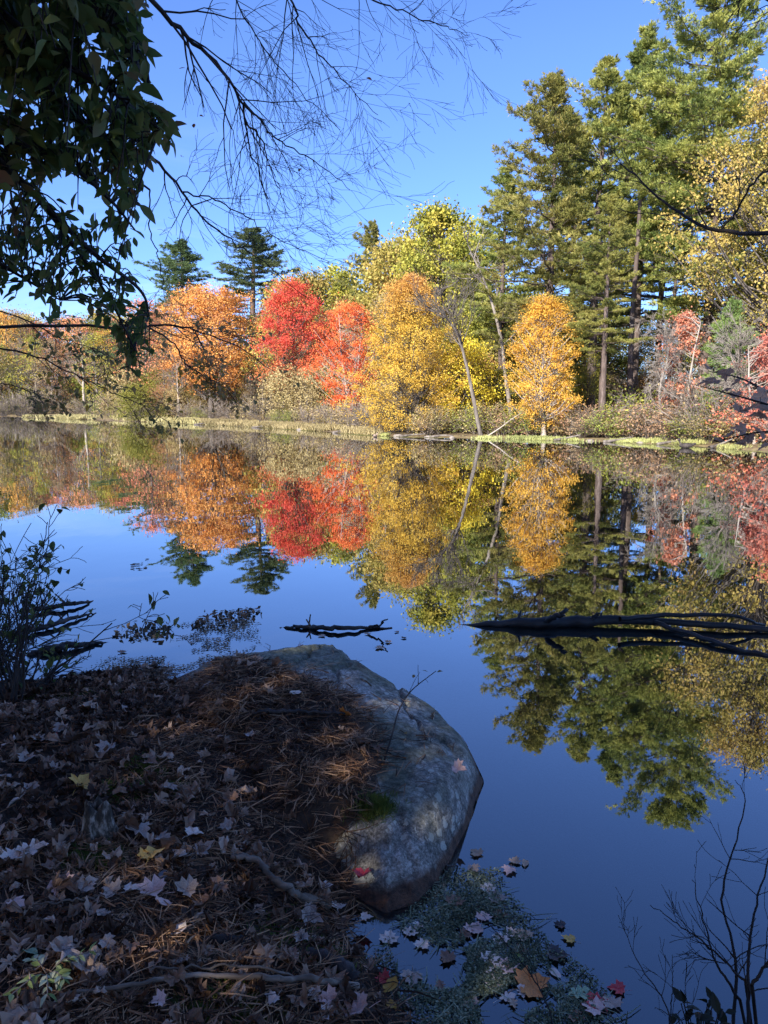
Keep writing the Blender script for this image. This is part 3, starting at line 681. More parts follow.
grass('shore_grass', [wz(a, b) for a, b in ((20, 417.5), (60, 418.8), (125, 421.3), (200, 424.5))], 16000, [2, 7, 9, 7], .5, .12, 'grass', 'pale yellow grass strip along the far left waterline')
grass('shore_grass', [wz(a, b) for a, b in ((200, 424.5), (250, 427), (300, 430), (340, 433), (380, 436))], 22000, [6, 6, 6, 5, 3], .42, .08, 'grass', 'pale yellow grass below the red and orange maples')
grass('shore_grass', [wz(a, b) for a, b in ((380, 436), (430, 437.5), (480, 438.5), (600, 441.5), (660, 444))], 18000, [.6, .5, 1.0, 1.1, .8], .2, .05, 'grass_green', 'bright green-yellow grass at the waterline below the tall pines')
grass('shore_grass', [wz(a, b) for a, b in ((650, 443.5), (700, 446.5), (768, 452), (800, 456))], 9000, [1.2, 1.5, 1.6, 1.6], .25, .05, 'grass_green', 'grass at the waterline at the right end of the shore')
# floating mat just off the shore (duckweed line)
def edge_mat(seg, n, w, size, mat, label, name='floating_plants'):
    seg = np.array(seg); L = np.linalg.norm(np.diff(seg, axis=0), axis=1); cl = np.concatenate([[0], np.cumsum(L)])
    u = rs.rand(n) * cl[-1]; bx = np.interp(u, cl, seg[:, 0]); by = np.interp(u, cl, seg[:, 1]); off = -rs.rand(n) ** 1.5 * w
    R = np.hypot(bx, by); c = np.stack([bx + bx / R * off, by + by / R * off, rs.uniform(.004, .015, n)], -1)
    k = fbm(c[:, 0] * .5, c[:, 1] * .9, 3, 2) > .08; c = c[k]; m = MB()
    a = rs.rand(len(c)) * 6.28; s = size * rs.uniform(.5, 1.3, len(c))
    v = np.stack([c + np.stack([np.cos(a + q * PI / 2) * s, np.sin(a + q * PI / 2) * s, 0 * s], -1) for q in range(4)], 1)
    m.add(v, np.arange(len(c) * 4).reshape(-1, 4), rs.rand(len(c)))
    return tag(m.build(name, M[mat]), label, 'water plants', kind='stuff')
edge_mat([wz(a, b) for a, b in ((180, 423.8), (250, 427), (300, 430), (340, 433), (380, 436), (430, 437.5), (480, 438.5), (600, 441.5), (700, 446.5), (768, 452))], 3500, 1.6, .1, 'grass_green', 'yellow-green floating plants in patches off the far shore')

def shore_bits():
    r3 = np.random.RandomState(66)
    for px, w_, kind_ in [(398, .7, 'r'), (412, .9, 'l'), (428, .6, 'r'), (441, .8, 'l'), (452, .5, 'r'), (340, .6, 'l'), (300, .7, 'r'), (262, 1.0, 'l'), (548, .5, 'r'), (566, .8, 'l'), (590, .5, 'r'), (618, .8, 'l'), (640, .5, 'r'), (668, .6, 'l'), (718, .6, 'l'), (205, 1.2, 'l')]:
        py = float(np.interp(px, [125, 200, 250, 300, 340, 380, 430, 480, 600, 700, 768], [421.3, 424.5, 427, 430, 433, 436, 437.5, 438.5, 441.5, 446.5, 452]))
        c = at_z(px, py, 0.0); m = MB()
        if kind_ == 'r':
            U = np.linspace(0, PI, 9)[:, None]; V = (np.arange(12) * 2 * PI / 12)[None]; X_ = np.sin(U) * np.cos(V); Y_ = np.sin(U) * np.sin(V); Z_ = np.cos(U) + 0 * V
            k_ = 1 + .5 * fbm(X_ * 1.3 + px, Y_ * 1.3, Z_ * 1.3, 3); i = np.arange(8)[:, None] * 12; j = np.arange(12)[None]; kk = (j + 1) % 12
            m.add(np.stack([X_ * .4 * w_ * k_, Y_ * .3 * w_ * k_, Z_ * .22 * w_ * k_], -1), np.stack([i + j, i + 12 + j, i + 12 + kk, i + kk], -1).reshape(-1, 4), .5)
            tag(m.build('stone', M['bark_mid'], None, c), 'dark stone at the far waterline', 'stone', 'stones at the far waterline')
        else:
            P = np.array([[-.9 * w_, r3.uniform(-.3, .3), .02], [0, 0, .14], [.9 * w_, r3.uniform(-.4, .4), r3.uniform(.02, .5)]]); tube(m, smooth_path(P, 9), np.linspace(.09, .03, 9), 7, .3)
            tag(m.build('driftwood', M['bark'], None, c), 'dark piece of driftwood at the far waterline', 'driftwood', 'driftwood at the far waterline')
shore_bits()
# two birds at the far waterline
def bird(px, py, z, label, cols, s, yaw):
    root = thing('duck', label, 'duck', (*at_z(px, py, 0)[:2], z)); root.rotation_euler.z = yaw
    def ell(name, cx, cy, cz, rx, ry, rz, mat, neck=None):
        m = MB(); U = np.linspace(0, PI, 9)[:, None]; V = (np.arange(12) * 2 * PI / 12)[None]
        x = cx + rx * np.cos(U) + 0 * V; y = cy + ry * np.sin(U) * np.cos(V); zz = cz + rz * np.sin(U) * np.sin(V) + (.25 * rz * np.clip(-np.cos(U), 0, 1) if name == 'body' else 0)
        i = np.arange(8)[:, None] * 12; j = np.arange(12)[None]; k = (j + 1) % 12
        m.add(np.stack([x, y, zz], -1), np.stack([i + j, i + k, i + 12 + k, i + 12 + j], -1).reshape(-1, 4), 0, True)
        if neck is not None: tube(m, neck, [.05 * s, .035 * s, .04 * s], 8)
        return m.build(name, mat, root)
    ell('body', 0, 0, .09 * s, .26 * s, .13 * s, .11 * s, cols[0], np.array([[.17, 0, .12], [.24, 0, .22], [.25, 0, .3]]) * s)
    ell('head', .27 * s, 0, .33 * s, .065 * s, .05 * s, .05 * s, cols[1])
    m = MB(); tube(m, np.array([[.32, 0, .325], [.39, 0, .31]]) * s, [.02 * s, .008 * s], 6); m.build('bill', cols[2], root)
    m = MB(); tube(m, np.array([[-.2, 0, .12], [-.3, 0, .16], [-.36, 0, .2]]) * s, [.06 * s, .045 * s, .012 * s], 6); m.build('tail', cols[1], root)
bird(375, 437, 0.0, 'small pale grey duck floating at the foot of the scarlet maple', (LM['grey'], M['bark_dark'], LM['tan']), .85, .9)
bird(686, 448, 0.0, 'small dark duck floating off the grassy shore near the leaning pole', (M['bark_dark'], M['bark_dark'], LM['tan']), 1.2, 2.8)

# ------------------------------------------------------------------ wood behind the viewer (it shades the near bank)
for i, (x, y, H, k) in enumerate([(-7.0, -4.2, 14, 'near_wood'), (-4.2, -7.5, 15, 'near_wood'), (-10.5, -4.5, 16, 'near_wood'), (-7.5, -10.5, 17, 'near_wood'), (-11.5, -10, 17, 'near_wood'), (-12.5, .5, 15, 'near_wood'), (-2, -11, 17, 'near_wood'), (-15, -5, 16, 'near_wood'), (1.5, -7.5, 13, 'near_wood')]):
    tm, cm, H0 = KIN[k]; s = H / H0
    root = thing('broadleaf_tree', 'tall yellowing tree of the wood on the near bank behind the viewer', 'tree', (x, y, float(ground_h(x, y)) - .05), 'trees of the near bank')
    root.scale = (s, s, s); root.rotation_euler.z = i * 1.3
    for me, nm, mt in ((tm, 'trunk', 'bark'), (cm, 'crown', 'shade_leaf')):
        o = link(nm, me, root); o.material_slots[0].link = 'OBJECT'; o.material_slots[0].material = M[mt]

#FG0#
# ------------------------------------------------------------------ boulder
rm, t = newmat('boulder_stone')
geo = nd(t, 'ShaderNodeNewGeometry'); P_ = geo.outputs['Position']
n1 = noise(t, P_, 3.0, 8, .68, .3); n2 = noise(t, P_, 22, 6, .7); n3 = noise(t, P_, 1.4, 4, .6, .5); n4 = noise(t, P_, 95, 4, .75)
base = ramp(t, math_n(t, 'ADD', math_n(t, 'ADD', math_n(t, 'MULTIPLY', n1, .35), math_n(t, 'MULTIPLY', n2, .35)), math_n(t, 'MULTIPLY', n4, .3)), [(.05, .045, .035), (.19, .175, .145), (.36, .33, .28), (.72, .68, .6)], [.41, .47, .52, .58])
green = ramp(t, n2, [(.035, .045, .02), (.14, .16, .085)], [.4, .6])
mk = nd(t, 'ShaderNodeMapRange'); mk.inputs[1].default_value = .47; mk.inputs[2].default_value = .6; mk.inputs[4].default_value = .75; t.links.new(n3, mk.inputs[0])
vo = nd(t, 'ShaderNodeTexVoronoi'); vo.inputs['Scale'].default_value = 17; t.links.new(P_, vo.inputs['Vector'])
ls = math_n(t, 'ADD', vo.outputs['Distance'], math_n(t, 'MULTIPLY', math_n(t, 'SUBTRACT', n2, .5), 1.5)); ls = math_n(t, 'ADD', ls, math_n(t, 'MULTIPLY', math_n(t, 'SUBTRACT', n1, .5), 1.6))
lm_ = nd(t, 'ShaderNodeMapRange'); lm_.inputs[1].default_value = .22; lm_.inputs[2].default_value = .16; lm_.inputs[4].default_value = .8; t.links.new(ls, lm_.inputs[0])
lb = nd(t, 'ShaderNodeMix', data_type='RGBA'); t.links.new(lm_.outputs[0], lb.inputs[0]); t.links.new(base, lb.inputs[6]); lb.inputs[7].default_value = (.62, .62, .52, 1); base = lb.outputs[2]
ma = nd(t, 'ShaderNodeMix', data_type='RGBA'); t.links.new(mk.outputs[0], ma.inputs[0]); t.links.new(base, ma.inputs[6]); t.links.new(green, ma.inputs[7])
# wet brown waterline stain
sp = nd(t, 'ShaderNodeSeparateXYZ'); t.links.new(P_, sp.inputs[0])
zz = math_n(t, 'ADD', sp.outputs['Z'], math_n(t, 'MULTIPLY', math_n(t, 'SUBTRACT', n1, .5), -.14))
wk = nd(t, 'ShaderNodeMapRange'); wk.inputs[1].default_value = .085; wk.inputs[2].default_value = .05; t.links.new(zz, wk.inputs[0])
brown = ramp(t, n2, [(.03, .018, .012), (.1, .052, .03), (.17, .09, .05)], [.35, .5, .65])
mc = nd(t, 'ShaderNodeMix', data_type='RGBA'); t.links.new(wk.outputs[0], mc.inputs[0]); t.links.new(ma.outputs[2], mc.inputs[6]); t.links.new(brown, mc.inputs[7])
pb = nd(t, 'ShaderNodeBsdfPrincipled'); pb.inputs['Roughness'].default_value = .8; t.links.new(mc.outputs[2], pb.inputs['Base Color'])
bh = math_n(t, 'ADD', math_n(t, 'MULTIPLY', n2, .7), math_n(t, 'MULTIPLY', n4, .3)); bh = math_n(t, 'ADD', bh, math_n(t, 'MULTIPLY', n1, 1.6))
b = nd(t, 'ShaderNodeBump'); b.inputs['Strength'].default_value = 1.0; b.inputs['Distance'].default_value = .03; t.links.new(bh, b.inputs['Height']); t.links.new(b.outputs[0], pb.inputs['Normal'])
o = nd(t, 'ShaderNodeOutputMaterial'); t.links.new(pb.outputs[0], o.inputs[0])
cx, cy = -.25, 4.1
S = 420; Rg = 190
pp = np.vstack([rock_poly, rock_poly[:1]]); seg = np.linalg.norm(np.diff(pp, axis=0), axis=1); cl = np.concatenate([[0], np.cumsum(seg)]); u = np.linspace(0, cl[-1], S, endpoint=False)
ox = np.interp(u, cl, pp[:, 0]); oy = np.interp(u, cl, pp[:, 1])
for _ in range(6): ox = (np.roll(ox, 1) + ox * 2 + np.roll(ox, -1)) / 4; oy = (np.roll(oy, 1) + oy * 2 + np.roll(oy, -1)) / 4
fr_ = 1 - (1 - np.linspace(0, 1, Rg)) ** 1.5
Xr = cx + (ox - cx)[None] * fr_[:, None]; Yr = cy + (oy - cy)[None] * fr_[:, None]
Zr = np.maximum(rock_h(Xr, Yr), 0)
Zr[-1] = -.02
Xr = np.vstack([Xr, cx + (ox - cx) * 1.0, cx + (ox - cx) * .98]); Yr = np.vstack([Yr, cy + (oy - cy) * 1.0, cy + (oy - cy) * .98]); Zr = np.vstack([Zr, np.full(S, -.2), np.full(S, -.6)])
Xr += .02 * vnoise(Xr * 4, Yr * 4, Zr * 6) * (fr_[-1]); mb = MB()
i = np.arange(Rg + 1)[:, None] * S; j = np.arange(S)[None]; k = (j + 1) % S
mb.add(np.stack([Xr, Yr, Zr], -1), np.stack([i + j, i + S + j, i + S + k, i + k], -1).reshape(-1, 4), 0, True)
boulder = tag(mb.build('boulder', rm), 'large grey lichened boulder at the water edge, half buried under pine needles', 'boulder')

# ------------------------------------------------------------------ leaf shapes
half = [(0, 0), (.06, .02), (.25, -.05), (.28, .07), (.48, .10), (.43, .24), (.54, .48), (.38, .47), (.26, .49), (.28, .72), (.13, .74), (0, 1.0)]
maple = np.array(half + [(-a, b) for a, b in half[-2:0:-1]])
oval = np.array([(math.sin(a) * (.28 - .05 * math.cos(a)), .5 - .5 * math.cos(a)) for a in np.linspace(0, 2 * PI, 16, endpoint=False)])
oakh = [(0, 0), (.1, .08), (.08, .2), (.26, .22), (.24, .34), (.12, .38), (.34, .5), (.32, .62), (.14, .6), (.24, .8), (.12, .86), (0, 1)]
oak = np.array(oakh + [(-a, b) for a, b in oakh[-2:0:-1]])
def leaf_geo(outl, rs, curl=.35, rough=.08):
    n = len(outl); c = np.array([0, .38]); o2 = outl * (1 + rs.normal(0, .04, outl.shape))
    mid = c + (o2 - c) * .5
    v2 = np.vstack([[c], mid, o2]); x, y = v2[:, 0], v2[:, 1] - .4
    a, b, cc = rs.normal(0, curl, 3)
    z = (abs(a) + .1) * x ** 2 * rs.choice([-1, 1, 1]) + b * y ** 2 + cc * x * y + rs.normal(0, rough, len(v2)) * np.hypot(x, y) - .12 * np.exp(-(x / .05) ** 2)
    f = [[0, 1 + i, 1 + (i + 1) % n] for i in range(n)]; q = [[1 + i, 1 + n + i, 1 + n + (i + 1) % n, 1 + (i + 1) % n] for i in range(n)]
    v = np.stack([x, y, z - z.min()], -1)
    return v, np.array(f), np.array(q)
def rotm(yaw, tx, ty):
    c, s = np.cos(yaw), np.sin(yaw); Rz = np.array([[c, -s, 0], [s, c, 0], [0, 0, 1]])
    c, s = np.cos(tx), np.sin(tx); Rx = np.array([[1, 0, 0], [0, c, -s], [0, s, c]])
    c, s = np.cos(ty), np.sin(ty); Ry = np.array([[c, 0, s], [0, 1, 0], [-s, 0, c]])
    return Rz @ Rx @ Ry
def surf(x, y):
    g = ground_h(x, y); r = rock_h(x, y); return np.maximum(g, r)

# ---- leaf litter, one mass
rs = np.random.RandomState(101)
N = 19000
x = rs.uniform(-4.2, .35, N); y = rs.uniform(1.35, 7.2, N)
g = ground_h(x, y); r = rock_h(x, y); sdl = poly_sd(x, y, lake)
mat_in = np.clip(-poly_sd(x, y, mat_edge) / .1, 0, 1)
leafy = 1 / (1 + np.exp((x + .95 + .25 * (y - 3.2)) * 5)) ; leafy = np.maximum(leafy, np.where(y < 2.75, .55, .05)) * (.55 + .9 * np.clip(fbm(x * 2.2, y * 2.2, 8, 3) + .5, 0, 1))
ok = (g > r + .004) & (sdl > -.02) & (rs.rand(N) < leafy)
x, y, g = x[ok], y[ok], g[ok]
SH = [leaf_geo(q, rs, .8, .3) for q in (maple, maple, oval, maple, oak, oak, oval, oval, maple, oval, oak, maple, oval, maple)]
mb = MB()
sh_i = rs.randint(len(SH), size=len(x))
for q in range(len(x)):
    v, f3, f4 = SH[sh_i[q]]
    s = .025 + .06 * rs.rand() ** 1.4 * (1 if sh_i[q] not in (6, 7) else .8)
    vv = (v * s) @ rotm(rs.rand() * 6.28, rs.normal(0, .3), rs.normal(0, .3)).T + [x[q], y[q], g[q] + rs.uniform(.002, .028)]
    rr = rs.rand() ** 1.3
    mb.add(vv, f3, rr); mb.n -= len(v); mb.v.append(np.zeros((0, 3))); mb.f.append(f4 + mb.n); mb.r.append(np.full(len(f4), rr)); mb.smooth.append(np.full(len(f4), False)); mb.n += len(v)
tag(mb.build('leaf_litter', M['litter']), 'grey-brown dead leaf litter covering the bank', 'leaf litter', kind='stuff')

# ---- pine needles, one mass
def needles(x, y, z, rs, L=(.06, .14), w=.0017, lift=.03, fasc=3):
    n = len(x); x = np.repeat(x, fasc); y = np.repeat(y, fasc); z = np.repeat(z, fasc)
    a = np.repeat(rs.rand(n) * 6.28, fasc) + rs.normal(0, .25, n * fasc); n = n * fasc
    Ln = rs.uniform(*L, n); bend = rs.normal(0, .25, n); up0 = rs.uniform(0, lift, n); up1 = rs.uniform(-.3, 1, n) * lift
    P0 = np.stack([x, y, z + up0], -1)
    P1 = P0 + np.stack([np.cos(a) * Ln / 2, np.sin(a) * Ln / 2, (up1 - up0) * .5 + rs.uniform(0, .012, n)], -1)
    P2 = P1 + np.stack([np.cos(a + bend) * Ln / 2, np.sin(a + bend) * Ln / 2, (up1 - up0) * .5], -1)
    for P in (P1, P2): P[:, 2] = np.maximum(P[:, 2], surf(P[:, 0], P[:, 1]) + .002)
    s = np.stack([-np.sin(a), np.cos(a), rs.normal(0, .6, n)], -1) * w * rs.uniform(.6, 1.3, n)[:, None]
    v = np.stack([P0 - s, P0 + s, P1 + s, P1 - s, P2 + s * .5, P2 - s * .5], 1).reshape(-1, 3)
    i = np.arange(n)[:, None] * 6; f = np.concatenate([i + [0, 1, 2, 3], i + [3, 2, 4, 5]]); r = rs.rand(n) ** 1.2
    return v, f, np.concatenate([r, r])
N = 32000
x = rs.uniform(-2.6, .4, N); y = rs.uniform(1.35, 5.6, N); g = ground_h(x, y); r = rock_h(x, y); sdl = poly_sd(x, y, lake)
matz = 1 / (1 + np.exp(-(x + .95 + .25 * (y - 3.2)) * 5)); pr = np.where(y < 2.75, .55, .25 + .75 * matz) * (.4 + 1.2 * np.clip(fbm(x * 3, y * 3, 2, 3) + .5, 0, 1))
ok = (g > r - .012) & (sdl > -.03) & (rs.rand(N) < pr)
mb = MB(); v, f, r_ = needles(x[ok], y[ok], g[ok] + .004, rs); mb.add(v, f, r_)
# stray needles lying on the stone and hanging over its edges
N = 2600; x = rs.uniform(-.9, .55, N); y = rs.uniform(2.55, 5.2, N); r = rock_h(x, y); g = ground_h(x, y); se = poly_sd(x, y, mat_edge)
pr = np.exp(-np.maximum(se, 0) / .05) + .55 * np.exp(-(((x - .22) / .1) ** 2 + ((y - 3.62) / .22) ** 2)) + .02
ok = (r > g) & (r > .03) & (rs.rand(N) < pr)
v, f, r_ = needles(x[ok], y[ok], r[ok] + .002, rs, lift=.008); mb.add(v, f, r_)
tag(mb.build('pine_needle_litter', M['needles']), 'reddish brown fallen pine needles matted over the bank and boulder', 'pine needles', kind='stuff')

# ---- moss tufts / grass on the bank
def moss(px, py, n, rad, ln, label, mat='moss'):
    c = at_z(px, py, .28); xx = c[0] + rs.normal(0, rad, n); yy = c[1] + rs.normal(0, rad * .8, n); zz_ = surf(xx, yy)
    m = MB(); blades(m, np.stack([xx, yy, zz_], -1), np.tile([0, -.15, 1.], (n, 1)), 3, ln, .0035, .6, rs)
    return tag(m.build('moss', M[mat]), label, 'moss', kind='stuff')
moss(148, 775, 700, .045, .035, 'green moss tuft beside the small mossy stump'); moss(125, 800, 600, .05, .035, 'green moss just above the small stump')
moss(95, 862, 500, .05, .04, 'dark green moss in front of the stump'); moss(175, 790, 400, .03, .035, 'small green moss patch right of the stump')
moss(375, 800, 500, .04, .045, 'dark mossy grass tufts at the edge of the boulder'); moss(225, 1005, 900, .07, .03, 'olive moss patch at the bottom of the picture'); moss(130, 690, 600, .14, .02, 'thin moss on the leafy bank near the water'); moss(60, 690, 900, .16, .025, 'mossy ground under the left bush')
moss(300, 900, 500, .09, .035, 'dark moss beside the curved root')

# ---- sticks, roots, stones, stump
def stick(name, label, cat, pts, r0, r1, mat='stick', lift=.012, wob=.004, seed=0, sides=7, group=None, ends=None):
    rs2 = np.random.RandomState(seed + 300); P = []
    for px, py, dz in pts:
        c = at_z(px, py, .25)
        for _ in range(6): c = at_z(px, py, float(surf(c[0], c[1])) + lift + dz + (.022 if name == 'stick' or name == 'curved_root' else 0))
        P.append(c)
    P = np.array(P); base = P[0].copy(); path = smooth_path(P - base, 26); path[1:-1] += rs2.normal(0, wob, (24, 3))
    root = None; m = MB(); tube(m, path, np.linspace(r0, r1, 26) * (1 + rs2.normal(0, .07, 26)), sides, .5)
    if ends:
        for (k, d, l, rr) in ends: grow(m, path[k], d, l, rr, 0, rs2, (0, 0, 0), .15)
    o = m.build(name, M[mat], None, base); tag(o, label, cat, group); return o
stick('curved_root', 'dark curved root running down to the boulder base', 'root', [(232, 856, 0), (258, 862, .02), (275, 880, .03), (300, 895, .01), (330, 905, -.01)], .013, .017, 'stick', .012, seed=1)
stick('stick', 'long pale stick across the foreground, lower of the two', 'stick', [(60, 996, 0), (130, 985, .01), (200, 975, .01), (270, 978, .015), (300, 979, .02), (358, 986, .01)], .005, .011, 'stick', .012, seed=2)
stick('stick', 'thin pale stick lying just above the long stick', 'stick', [(150, 970, .01), (205, 966, .02), (250, 967, .02), (300, 978, .01)], .003, .004, 'stick', .014, seed=3)
stick('stick', 'thin dead stick on the ground left of the mossy stump', 'stick', [(18, 908, 0), (70, 900, .01), (120, 893, .0)], .003, .004, 'stick', .01, seed=4)
stick('stick', 'dark flat stick lying on the needle mat behind the orange leaf', 'stick', [(252, 712, 0), (300, 712, .01), (345, 714, .01)], .012, .006, 'bark_dark', .008, seed=5)
stick('root', 'dark stub of root at the shoreline below the boulder', 'root', [(300, 952, 0), (330, 960, .03), (352, 975, .03), (362, 1000, -.02)], .02, .026, 'bark_dark', .0, seed=6)
stick('root', 'short dark exposed root left of the root stub', 'root', [(196, 944, 0), (222, 940, .02), (246, 944, .01)], .012, .02, 'bark_dark', .004, seed=7)
stick('twig', 'thin dark twig floating against the boulder', 'twig', [(446, 866, 0), (466, 866, 0), (480, 867, 0)], .004, .003, 'bark_dark', .006, wob=.001, seed=8)
def pebble(px, py, rx, ry, rz, label, mat, seed, yaw=0, nm='stone'):
    c = at_z(px, py, .25)
    for _ in range(6): c = at_z(px, py, float(surf(c[0], c[1])) + .01)
    U = np.linspace(0, PI, 17)[:, None]; V = (np.arange(24) * 2 * PI / 24)[None]
    X_ = np.sin(U) * np.cos(V); Y_ = np.sin(U) * np.sin(V); Z_ = np.cos(U) + 0 * V
    k = 1 + .22 * fbm(X_ * 1.5 + seed, Y_ * 1.5, Z_ * 1.5, 4)
    i = np.arange(16)[:, None] * 24; j = np.arange(24)[None]; kk = (j + 1) % 24; m = MB()
    m.add(np.stack([X_ * rx * k, Y_ * ry * k, Z_ * rz * k], -1), np.stack([i + j, i + kk + 0, i + 24 + kk, i + 24 + j][::-1], -1).reshape(-1, 4), 0, True)
    o = m.build(nm, mat, None, c); o.rotation_euler.z = yaw; return tag(o, label, nm)
SM = solidmat('small_stone', [(.08, .09, .1), (.17, .18, .2), (.28, .29, .31)], 12, bump=.4, bdist=.005)
pebble(236, 952, .035, .02, .016, 'smooth grey half-buried stone near the end of the pale sticks', SM, 3, .1)
pebble(162, 876, .018, .03, .014, 'small grey elongated stone among the dead leaves', SM, 4, -.3)
pebble(2, 672, .11, .13, .15, 'rounded grey rock at the foot of the left bush', SM, 5, nm='rock')
# stump
c = at_z(97, 826, .25); 
for _ in range(5): c = at_z(97, 840, float(surf(c[0], c[1])))
m = MB(); V = np.arange(28) * 2 * PI / 28; rows = []
for zf, rf in ((-.03, 1.35), (.0, 1.15), (.03, .95), (.07, .85), (.1, .8), (.118, .7), (.1, .45), (.085, .2)):
    rr = .055 * rf * (1 + .22 * np.sin(V * 3 + 1) + .12 * np.sin(V * 7) * (zf < .11)); rows.append(np.stack([rr * np.cos(V), rr * np.sin(V), zf + .018 * np.sin(V * 4 + 2) * (zf > .05) + 0 * V], -1))
i = np.arange(7)[:, None] * 28; j = np.arange(28)[None]; k = (j + 1) % 28
m.add(np.array(rows), np.stack([i + j, i + k, i + 28 + k, i + 28 + j], -1).reshape(-1, 4), 0, True)
STM = solidmat('rotten_stump_wood', [(.02, .016, .012), (.07, .055, .04), (.5, .42, .33)], 40, (1, 1, .5), bump=.8, bdist=.006)
c = c + np.array([0, 0, .035]); tag(m.build('stump', STM, None, c), 'small rotten stump speckled with pale fungus among the leaves', 'stump')

# ---- single leaves one can pick out
LG = {}
for nm, ol in (('maple', maple), ('oak', oak), ('oval', oval)): LG[nm] = [leaf_geo(ol, np.random.RandomState(60 + q), .45, .1) for q in range(4)]
def leaf_mesh(sh, q, mat, thick=True):
    v, f3, f4 = LG[sh][q]; m = MB(); m.add(v, f3, .5, True); m.n -= len(v); m.f.append(f4 + m.n); m.r.append(np.full(len(f4), .5)); m.smooth.append(np.full(len(f4), True)); m.n += len(v)
    tube(m, np.array([[0, -.38, v[0, 2]], [.03, -.6, v[0, 2] + .04], [.1, -.8, v[0, 2] + .02]]), [.013, .01, .01], 4, .5)
    return m.mesh('leaf', mat)
LMESH = {}
CN = {'pale': 'pale whitish', 'pink': 'pinkish', 'grey': 'grey', 'brown': 'brown', 'tan': 'tan', 'orange': 'bright orange', 'yellow': 'yellow', 'red': 'red', 'green': 'yellow-green', 'dark': 'dark brown', 'mint': 'pale green'}
def leaf(px, py, sz, col, sh='maple', where='ground', label=None, tilt=.25, up=.02):
    q = rs.randint(4); key = (sh, q, col)
    if key not in LMESH: LMESH[key] = leaf_mesh(sh, q, LM[col])
    if where == 'water': c = at_z(px, py, .004); tilt_ = .04
    else:
        c = at_z(px, py, .25); tilt_ = tilt
        for _ in range(8): c = at_z(px, py, float(surf(c[0], c[1])) + up + .006)
    grp = {'water': 'leaves floating by the boulder', 'ground': 'fallen leaves on the bank', 'stone': 'leaves on the boulder', 'far': 'leaves floating beyond the boulder'}[where]
    lab = label or {'water': f'{CN[col]} {sh} leaf floating on the water beside the boulder', 'ground': f'{CN[col]} {sh} leaf fallen on the needle covered bank', 'stone': f'{CN[col]} leaf lying on the boulder', 'far': f'{CN[col]} leaf floating beyond the boulder'}[where].replace('oval leaf', 'oval-bladed leaf')
    dist = np.linalg.norm(c - [0, 0, 2]); s = sz / F * dist * (.86 if where == 'water' else 1)
    o = link('fallen_leaf', LMESH[key], None, c); o.scale = (s, s, s * (.45 if where == 'water' else 1.1)); o.rotation_euler = (rs.normal(0, tilt_), rs.normal(0, tilt_), rs.rand() * 6.28)
    if where == 'water': o.location.z = .003
    tag(o, lab, 'leaf', None if label else f'{CN[col]} {sh} ' + grp); return o
# floating
for a in [(476, 853, 15, 'tan'), (515, 861, 13, 'tan'), (525, 864, 13, 'tan', 'oval'), (509, 871, 15, 'pink'), (488, 888, 16, 'pale'), (497, 898, 20, 'grey'), (455, 901, 20, 'brown'), (474, 869, 14, 'grey'),
          (484, 917, 16, 'pink'), (474, 929, 19, 'pink'), (475, 929, 14, 'pink', 'oval'), (500, 940, 17, 'pale'), (511, 933, 14, 'pale'), (524, 936, 18, 'tan'), (490, 958, 18, 'pale'), (509, 967, 20, 'pink'), (497, 972, 20, 'pale'),
          (494, 985, 16, 'pale'), (506, 998, 18, 'pale', 'oak'), (522, 993, 16, 'pale', 'oak'), (513, 1004, 15, 'tan', 'oak'), (569, 939, 14, 'yellow'), (556, 974, 15, 'pale', 'oval'), (617, 989, 17, 'red'), (592, 1008, 24, 'pink'), (611, 1003, 20, 'grey'), (577, 1018, 17, 'brown'), (500, 915, 14, 'brown'),
          (465, 935, 14, 'brown'), (520, 950, 14, 'brown'), (560, 925, 12, 'dark'), (478, 906, 12, 'dark', 'oval'), (447, 958, 18, 'brown'), (440, 985, 16, 'brown', 'oak'), (470, 1003, 16, 'grey')]:
    leaf(*a, where='water')
leaf(518, 956, 16, 'green', 'oval', 'water', 'small yellow-green oval leaf floating between the pale leaves'); leaf(532, 985, 34, 'orange', 'maple', 'water', 'large bright orange maple leaf floating near the bottom')
leaf(578, 995, 26, 'mint', 'oak', 'water', 'pale green lobed leaf floating near the bottom'); leaf(596, 1004, 24, 'red', 'maple', 'water', 'red and pink maple leaf floating at the bottom edge')
leaf(557, 955, 22, 'dark', 'maple', 'water', 'large dark reddish leaf sunk just under the surface')
for a in [(389, 938, 20, 'pale'), (411, 932, 17, 'pale'), (422, 945, 16, 'pale'), (418, 926, 11, 'pale'), (366, 917, 13, 'pale'), (412, 979, 22, 'grey')]: leaf(*a, where='water')
leaf(388, 988, 16, 'yellow', 'oval', 'ground', 'small yellow-orange leaf at the muddy shoreline'); leaf(382, 981, 14, 'red', 'maple', 'ground', 'small red leaf touching the yellow-orange leaf'); leaf(393, 1008, 13, 'yellow', 'oval', 'ground', 'pale yellow oval leaf at the bottom of the shoreline'); leaf(410, 1006, 13, 'grey', 'oval', 'water')
